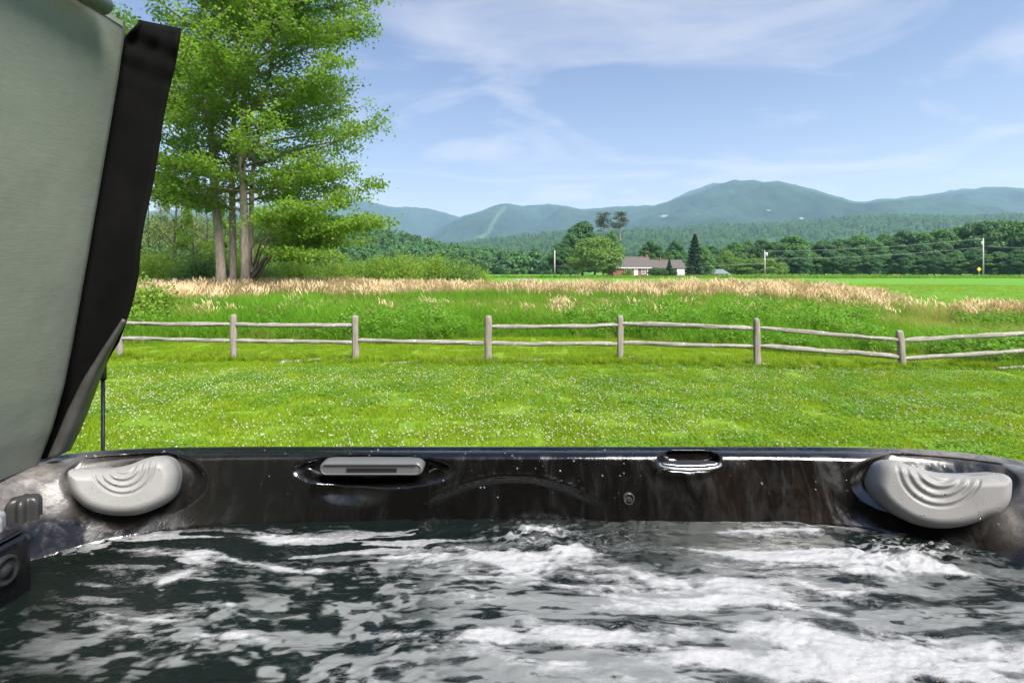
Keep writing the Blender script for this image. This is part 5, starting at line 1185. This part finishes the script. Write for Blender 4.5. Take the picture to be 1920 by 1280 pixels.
# grass grown up round the foot of it
x = np.concatenate([np.linspace(PW[a][0].x, PW[b][0].x, 300) for a, b in ((8, 0), (0, 1), (1, 2), (2, 3), (3, 4), (4, 5), (5, 6), (6, 7))]); y = np.concatenate([np.linspace(PW[a][0].y, PW[b][0].y, 300) for a, b in ((8, 0), (0, 1), (1, 2), (2, 3), (3, 4), (4, 5), (5, 6), (6, 7))])
xp = np.repeat([q[0].x for q in PW], 26); yp = np.repeat([q[0].y for q in PW], 26); x = np.concatenate([x, xp + rng.normal(0, .09, len(xp))]); y = np.concatenate([y, yp + rng.normal(-.02, .05, len(yp))])
x = x + rng.normal(0, .05, len(x)); y = y + rng.normal(-.02, .15, len(y)); keep = rng.random(len(x)) < 0.25 + 0.9 * (fbm(x * .8, y * 0, seed=17, oct=2) - .3); x, y = x[keep], y[keep]
tag(scatter('fence_foot_grass', np.stack([x, y, gz(x, y)], -1), np.stack([np.ones(len(x)), np.ones(len(x)), rng.uniform(.5, 1.35, len(x))], -1), rng.uniform(0, 6.28, len(x)), tuft), kind='stuff')

# ---------------------------------------------------------------- farmhouse, shed
HY = 148.0; k_ = HY / FPX
def hx(px): return (px - 960) * k_
def hz(py): return CAMZ + (HZ - py) * k_
house = thing('farmhouse', (hx(1195), HY, 0), 'red brick farmhouse with grey shingle roof and white garage end beyond the field', 'house')
def hl(x, y, z): return (x - hx(1195), y - HY, z)
m = MT('house_brick'); v = m.obj(); bt = m.n('TexBrick', {'Color1': (0.30, 0.075, 0.055, 1), 'Color2': (0.24, 0.06, 0.045, 1), 'Mortar': (0.30, 0.22, 0.19, 1), 'Scale': 1.0, 'Brick Width': 0.24, 'Row Height': 0.08, 'Mortar Size': 0.008})
m.set(bt.inputs['Vector'], m.scale(m.n('CombineXYZ', {0: m.n('SeparateXYZ', {0: v}).outputs[0], 1: m.n('SeparateXYZ', {0: v}).outputs[2]}).outputs[0], (1, 1, 1))); BRICK = m.pbr(bt.outputs['Color'], 0.85, 0.2)
WHITE = plain('white_paint', (0.72, 0.70, 0.69), 0.6, 0.3, var=.05); GLASS_D = plain('window_glass', (0.02, 0.025, 0.03), 0.08, 0.6); 
m = MT('roof_shingle'); v = m.obj(); SHING = m.pbr(m.mix(m.ramp(m.noise(m.scale(v, (1.2, 1.2, 5)), 2.2, 6, .7), [(.3, 0.0), (.7, 1.0)]), (0.070, 0.060, 0.056), (0.130, 0.112, 0.104)), .9, .15, normal=m.bump(m.noise(m.scale(v, (1, 1, 9)), 3, 3), .4, .05))
def hbox(name, a, b, mat, parent=house): mb = MB(); mb.box(hl(*a), hl(*b)); return mb.build(name, mat, parent)
e1, r1, e2, r2 = hz(501), hz(481.5), hz(502), hz(487.5)
def gable(name, x0, x1, y0, y1, ze, zr, mat, parent, ov=.35, th=.16):
    ym = (y0 + y1) / 2; mb = MB(); sl = (zr - ze) / (ym - y0); d = ov * sl
    A = [(x0 - ov, y0 - ov, ze - d), (x0 - ov, ym, zr), (x0 - ov, y1 + ov, ze - d), (x0 - ov, y1 + ov, ze - d + th), (x0 - ov, ym, zr + th), (x0 - ov, y0 - ov, ze - d + th)]; B = [(x1 + ov,) + q[1:] for q in A]
    V = [hl(*q) for q in A + B]; mb.add(V, [(i, (i + 1) % 6, 6 + (i + 1) % 6, 6 + i) for i in range(6)] + [(0, 5, 4, 1), (1, 4, 3, 2), (6, 7, 10, 11), (7, 8, 9, 10)]); return mb.build(name, mat, parent)
def body(name, x0, x1, y0, y1, ze, zr, mat, parent):
    ym = (y0 + y1) / 2; mb = MB(); V = [hl(*q) for q in ((x0,y0,-.2),(x1,y0,-.2),(x1,y1,-.2),(x0,y1,-.2),(x0,y0,ze),(x1,y0,ze),(x1,y1,ze),(x0,y1,ze),(x0,ym,zr),(x1,ym,zr))]; mb.add(V, [(0,1,5,4),(2,3,7,6),(1,2,6,9,5),(3,0,4,8,7),(4,5,9,8),(6,7,8,9)]); return mb.build(name, mat, parent)
X0, X1, X2 = hx(1150), hx(1221), hx(1284)
w1 = body('wall', X0, X1, HY, HY + 8.5, e1, r1 - .05, BRICK, house); rf1 = gable('roof', X0, X1, HY, HY + 8.5, e1, r1, SHING, house)
XM = hx(1270)
w2 = body('wall', X1 + .01, XM, HY + .6, HY + 7.4, e2, r2 - .05, BRICK, house); w3 = body('garage_wall', XM + .01, X2, HY + .3, HY + 7.4, e2 - .05, r2 - .08, WHITE, house); rf2 = gable('roof', X1 + .38, X2, HY + .5, HY + 7.4, e2, r2, SHING, house)
CHB = plain('chimney_brick', (0.26, 0.10, 0.075), .9, .1, var=.25, nscale=3)
hbox('chimney', (hx(1217), HY + 3.7, r1 - .6), (hx(1221), HY + 4.5, hz(476.5)), CHB, rf1); hbox('chimney', (hx(1243.5), HY + 3.4, r2 - .6), (hx(1246.5), HY + 4.1, hz(482)), CHB, rf2)
def opening(name, px0, px1, py0, py1, glass=True, bars=True):
    x0, x1, z0, z1 = hx(px0), hx(px1), hz(py1), hz(py0); fr = MB(); t = .16
    for a, b in (((x0, z0), (x1, z0 + t)), ((x0, z1 - t), (x1, z1)), ((x0, z0 + t), (x0 + t, z1 - t)), ((x1 - t, z0 + t), (x1, z1 - t))): fr.box(hl(a[0], HY - .10, a[1]), hl(b[0], HY + .05, b[1]))
    if bars: zm = (z0 + z1) / 2; fr.box(hl(x0 + t, HY - .07, zm - .05), hl(x1 - t, HY + .04, zm + .05)); xm = (x0 + x1) / 2; fr.box(hl(xm - .03, HY - .05, z0 + t), hl(xm + .03, HY + .04, zm - .05)); fr.box(hl(xm - .03, HY - .05, zm + .05), hl(xm + .03, HY + .04, z1 - t))
    f = fr.build(name, WHITE, house); g = MB(); g.box(hl(x0 + t + .002, HY - .03, z0 + t), hl(x1 - t - .002, HY + .02, z1 - t)); g.build('pane' if glass else 'panel', GLASS_D if glass else WHITE, f); return f
opening('window', 1203, 1210, 503.5, 514); opening('window', 1170, 1175, 504, 513)
opening('door', 1188.5, 1196, 503, 518.5, False, False)
hbox('fascia', (X0 - .3, HY - .36, e1 - .32), (X1 + .3, HY - .30, e1 - .06), WHITE, house)
hbox('corner_board', (hx(1213.5), HY - .06, 0), (hx(1215), HY - .02, e1 - .35), WHITE, house)
MET = plain('metal_roof', (0.15, 0.16, 0.185), .6, .4, var=.12); DW = plain('shed_board', (0.14, 0.11, 0.09), .9, .1, var=.3)
shed = thing('shed', (hx(1349), 152, 0), 'low open shed with blue grey metal roof beside the round light trees', 'shed')
ks = 152.0 / FPX; sx0, sx1 = (1331 - 960) * ks, (1368 - 960) * ks; sz = lambda py: CAMZ + (HZ - py) * ks; ox = shed.location.x
mb = MB(); A = [(sx0 - ox, -.3, sz(514)), (sx1 - ox, -.3, sz(513)), (sx1 - .6 - ox, 3.5, sz(505)), (sx0 + .9 - ox, 3.5, sz(505.5))]; mb.add(A + [(a, b, c + .1) for a, b, c in A], [(3, 2, 1, 0), (4, 5, 6, 7), (0, 1, 5, 4), (1, 2, 6, 5), (2, 3, 7, 6), (3, 0, 4, 7)]); mb.build('roof', MET, shed)
mb = MB(); mb.box((sx0 + .4 - ox, 0.1, -.1), (sx1 - .4 - ox, 3.2, sz(514) - .02)); mb.build('wall', DW, shed)
for q in np.linspace(sx0 + .2, sx1 - .2, 5): mb = MB(); mb.box((q - .07 - ox, -.15, 0), (q + .07 - ox, -.02, sz(514) - .02)); mb.build('post', WHITE, shed)

# ---------------------------------------------------------------- poles, wires, sign, gravel
POLE = plain('pole_wood', (0.42, 0.39, 0.35), .85, .1, var=.2, nscale=2); GREYM = plain('grey_metal', (0.48, 0.50, 0.51), .5, .4); WIRE = plain('wire', (0.30, 0.31, 0.32), .5, .3)
def pole(px, top, Y, lab, can, sg):
    H = CAMZ + (HZ - top) / FPX * Y; b = base(px, Y); t = thing('utility_pole', b, lab, 'utility pole', 'utility poles along the road'); mb = MB(); mb.tube([(0, 0, -.3), (0, 0, H)], [.21, .15], 10); mb.build('pole', POLE, t)
    if can:
        mb = MB(); cz = H * .88; mb.tube([(sg * .45, -.1, cz - .55), (sg * .45, -.1, cz - .5), (sg * .45, -.1, cz + .45), (sg * .45, -.1, cz + .5)], [.22, .30, .30, .2], 12); mb.box((min(0, sg * .3), -.15, cz - .1), (max(0, sg * .3), -.05, cz + .1)); mb.build('transformer', GREYM, t)
    mb = MB(); mb.tube([(0, 0, H - .02), (0, 0, H + .35)], [.05, .03], 6); mb.build('insulator', GREYM, t); return b, H
pA = pole(1843.5, 447, 152, 'tall pale utility pole with transformer in front of the tree row', True, -1)
pB = pole(1434, 471, 150, 'short utility pole with transformer beside the low round tree', True, 1)
pC = pole(1040, 470, 150, 'plain thin utility pole beside the dark trees by the farmhouse', False, 1)
pD = (base(2260, 154), 11.0); pE = (base(640, 160), 7.5)
def wire(a, b, fa, fb, sag, lab):
    p0 = Vector(a[0]) + Vector((0, 0, a[1] * fa)); p1 = Vector(b[0]) + Vector((0, 0, b[1] * fb)); pts = [p0.lerp(p1, t) - Vector((0, 0, sag * 4 * t * (1 - t))) for t in np.linspace(0, 1, 25)]
    mb = MB(); mb.tube(pts, .028, 5); return tag(mb.build('power_line', WIRE), lab, 'power line', 'wires between the utility poles')
wire(pA, pB, .78, .72, .9, 'pale wire sagging between the transformer pole and the short pole'); wire(pA, pB, 1.0, 1.0, .8, 'upper thin wire between the transformer pole and the short pole'); wire(pA, pD, .80, .80, .9, 'wire running from the tall transformer pole out to the right edge')
wire(pB, pC, .55, .42, .9, 'thin wire crossing in front of the farmhouse trees')
sg = thing('road_sign', base(1835.5, 146), 'small yellow diamond road sign beside the tall utility pole', 'road sign')
mb = MB(); mb.tube([(0, 0, -.1), (0, 0, 2.6)], .05, 6); mb.build('post', GREYM, sg)
mb = MB(); zc = 2.25; mb.add([(0, -.08, zc - .62), (.62, -.08, zc), (0, -.08, zc + .62), (-.62, -.08, zc), (0, -.055, zc - .62), (.62, -.055, zc), (0, -.055, zc + .62), (-.62, -.055, zc)], [(0, 1, 2, 3), (7, 6, 5, 4), (0, 4, 5, 1), (1, 5, 6, 2), (2, 6, 7, 3), (3, 7, 4, 0)]); mb.build('sign_plate', plain('sign_yellow', (0.70, 0.46, 0.02), .5, .3), sg)
gv = MB(); c0 = G(985, 524.2); ngv = 24; gv.add([(c0.x + 2.4 * math.cos(6.283 * j / ngv) * (1 + .2 * math.sin(3 * j)), c0.y + 5.0 * math.sin(6.283 * j / ngv), float(gz(c0.x, c0.y)) + .02) for j in range(ngv)], [tuple(range(ngv))])
tag(gv.build('gravel_patch', plain('gravel', (0.36, 0.34, 0.32), .95, .1, var=.25, nscale=2)), kind='structure')
# far white houses on the mountain side
FARW = plain('pale_wall', (0.42, 0.42, 0.42), .8, .1); XX, YY, ZZ = C_arr; PXs = 960 + XX / YY * FPX; PYs = HZ - (ZZ - CAMZ) / YY * FPX; half = XX.shape[0] * 3 // 4
for k, (px, py, w) in enumerate([(1246, 405, 20), (1308, 401, 8), (1440, 394, 8), (1420, 433, 15), (1455, 434, 15), (1500, 409, 11), (1437, 394, 7), (1236, 406, 9)]):
    d = np.hypot(PXs - px, PYs - py); d[half:] = 1e9; d = np.where(YY > 1500, d, 1e9); i = np.unravel_index(np.argmin(d), d.shape); Yh = YY[i]; q = P(px, py, Yh); wl = w * .62 / FPX * Yh; hgt = wl * .26
    t = thing('hillside_house', (q.x, Yh - 12, q.z - hgt * .3), 'tiny white house among the trees far up the mountain slope', 'house', 'white houses on the far mountain'); mb = MB(); mb.box((-wl / 2, 0, -hgt), (wl / 2, wl * .4, hgt * .5)); mb.build('wall', FARW, t)
    mb = MB(); mb.add([(-wl / 2 - 1, -1, hgt * .5), (wl / 2 + 1, -1, hgt * .5), (wl / 2 + 1, wl * .4 + 1, hgt * .5), (-wl / 2 - 1, wl * .4 + 1, hgt * .5), (-wl / 2, wl * .2, hgt), (wl / 2, wl * .2, hgt)], [(0, 1, 5, 4), (2, 3, 4, 5), (0, 4, 3), (1, 2, 5), (0, 3, 2, 1)]); mb.build('roof', MET, t)
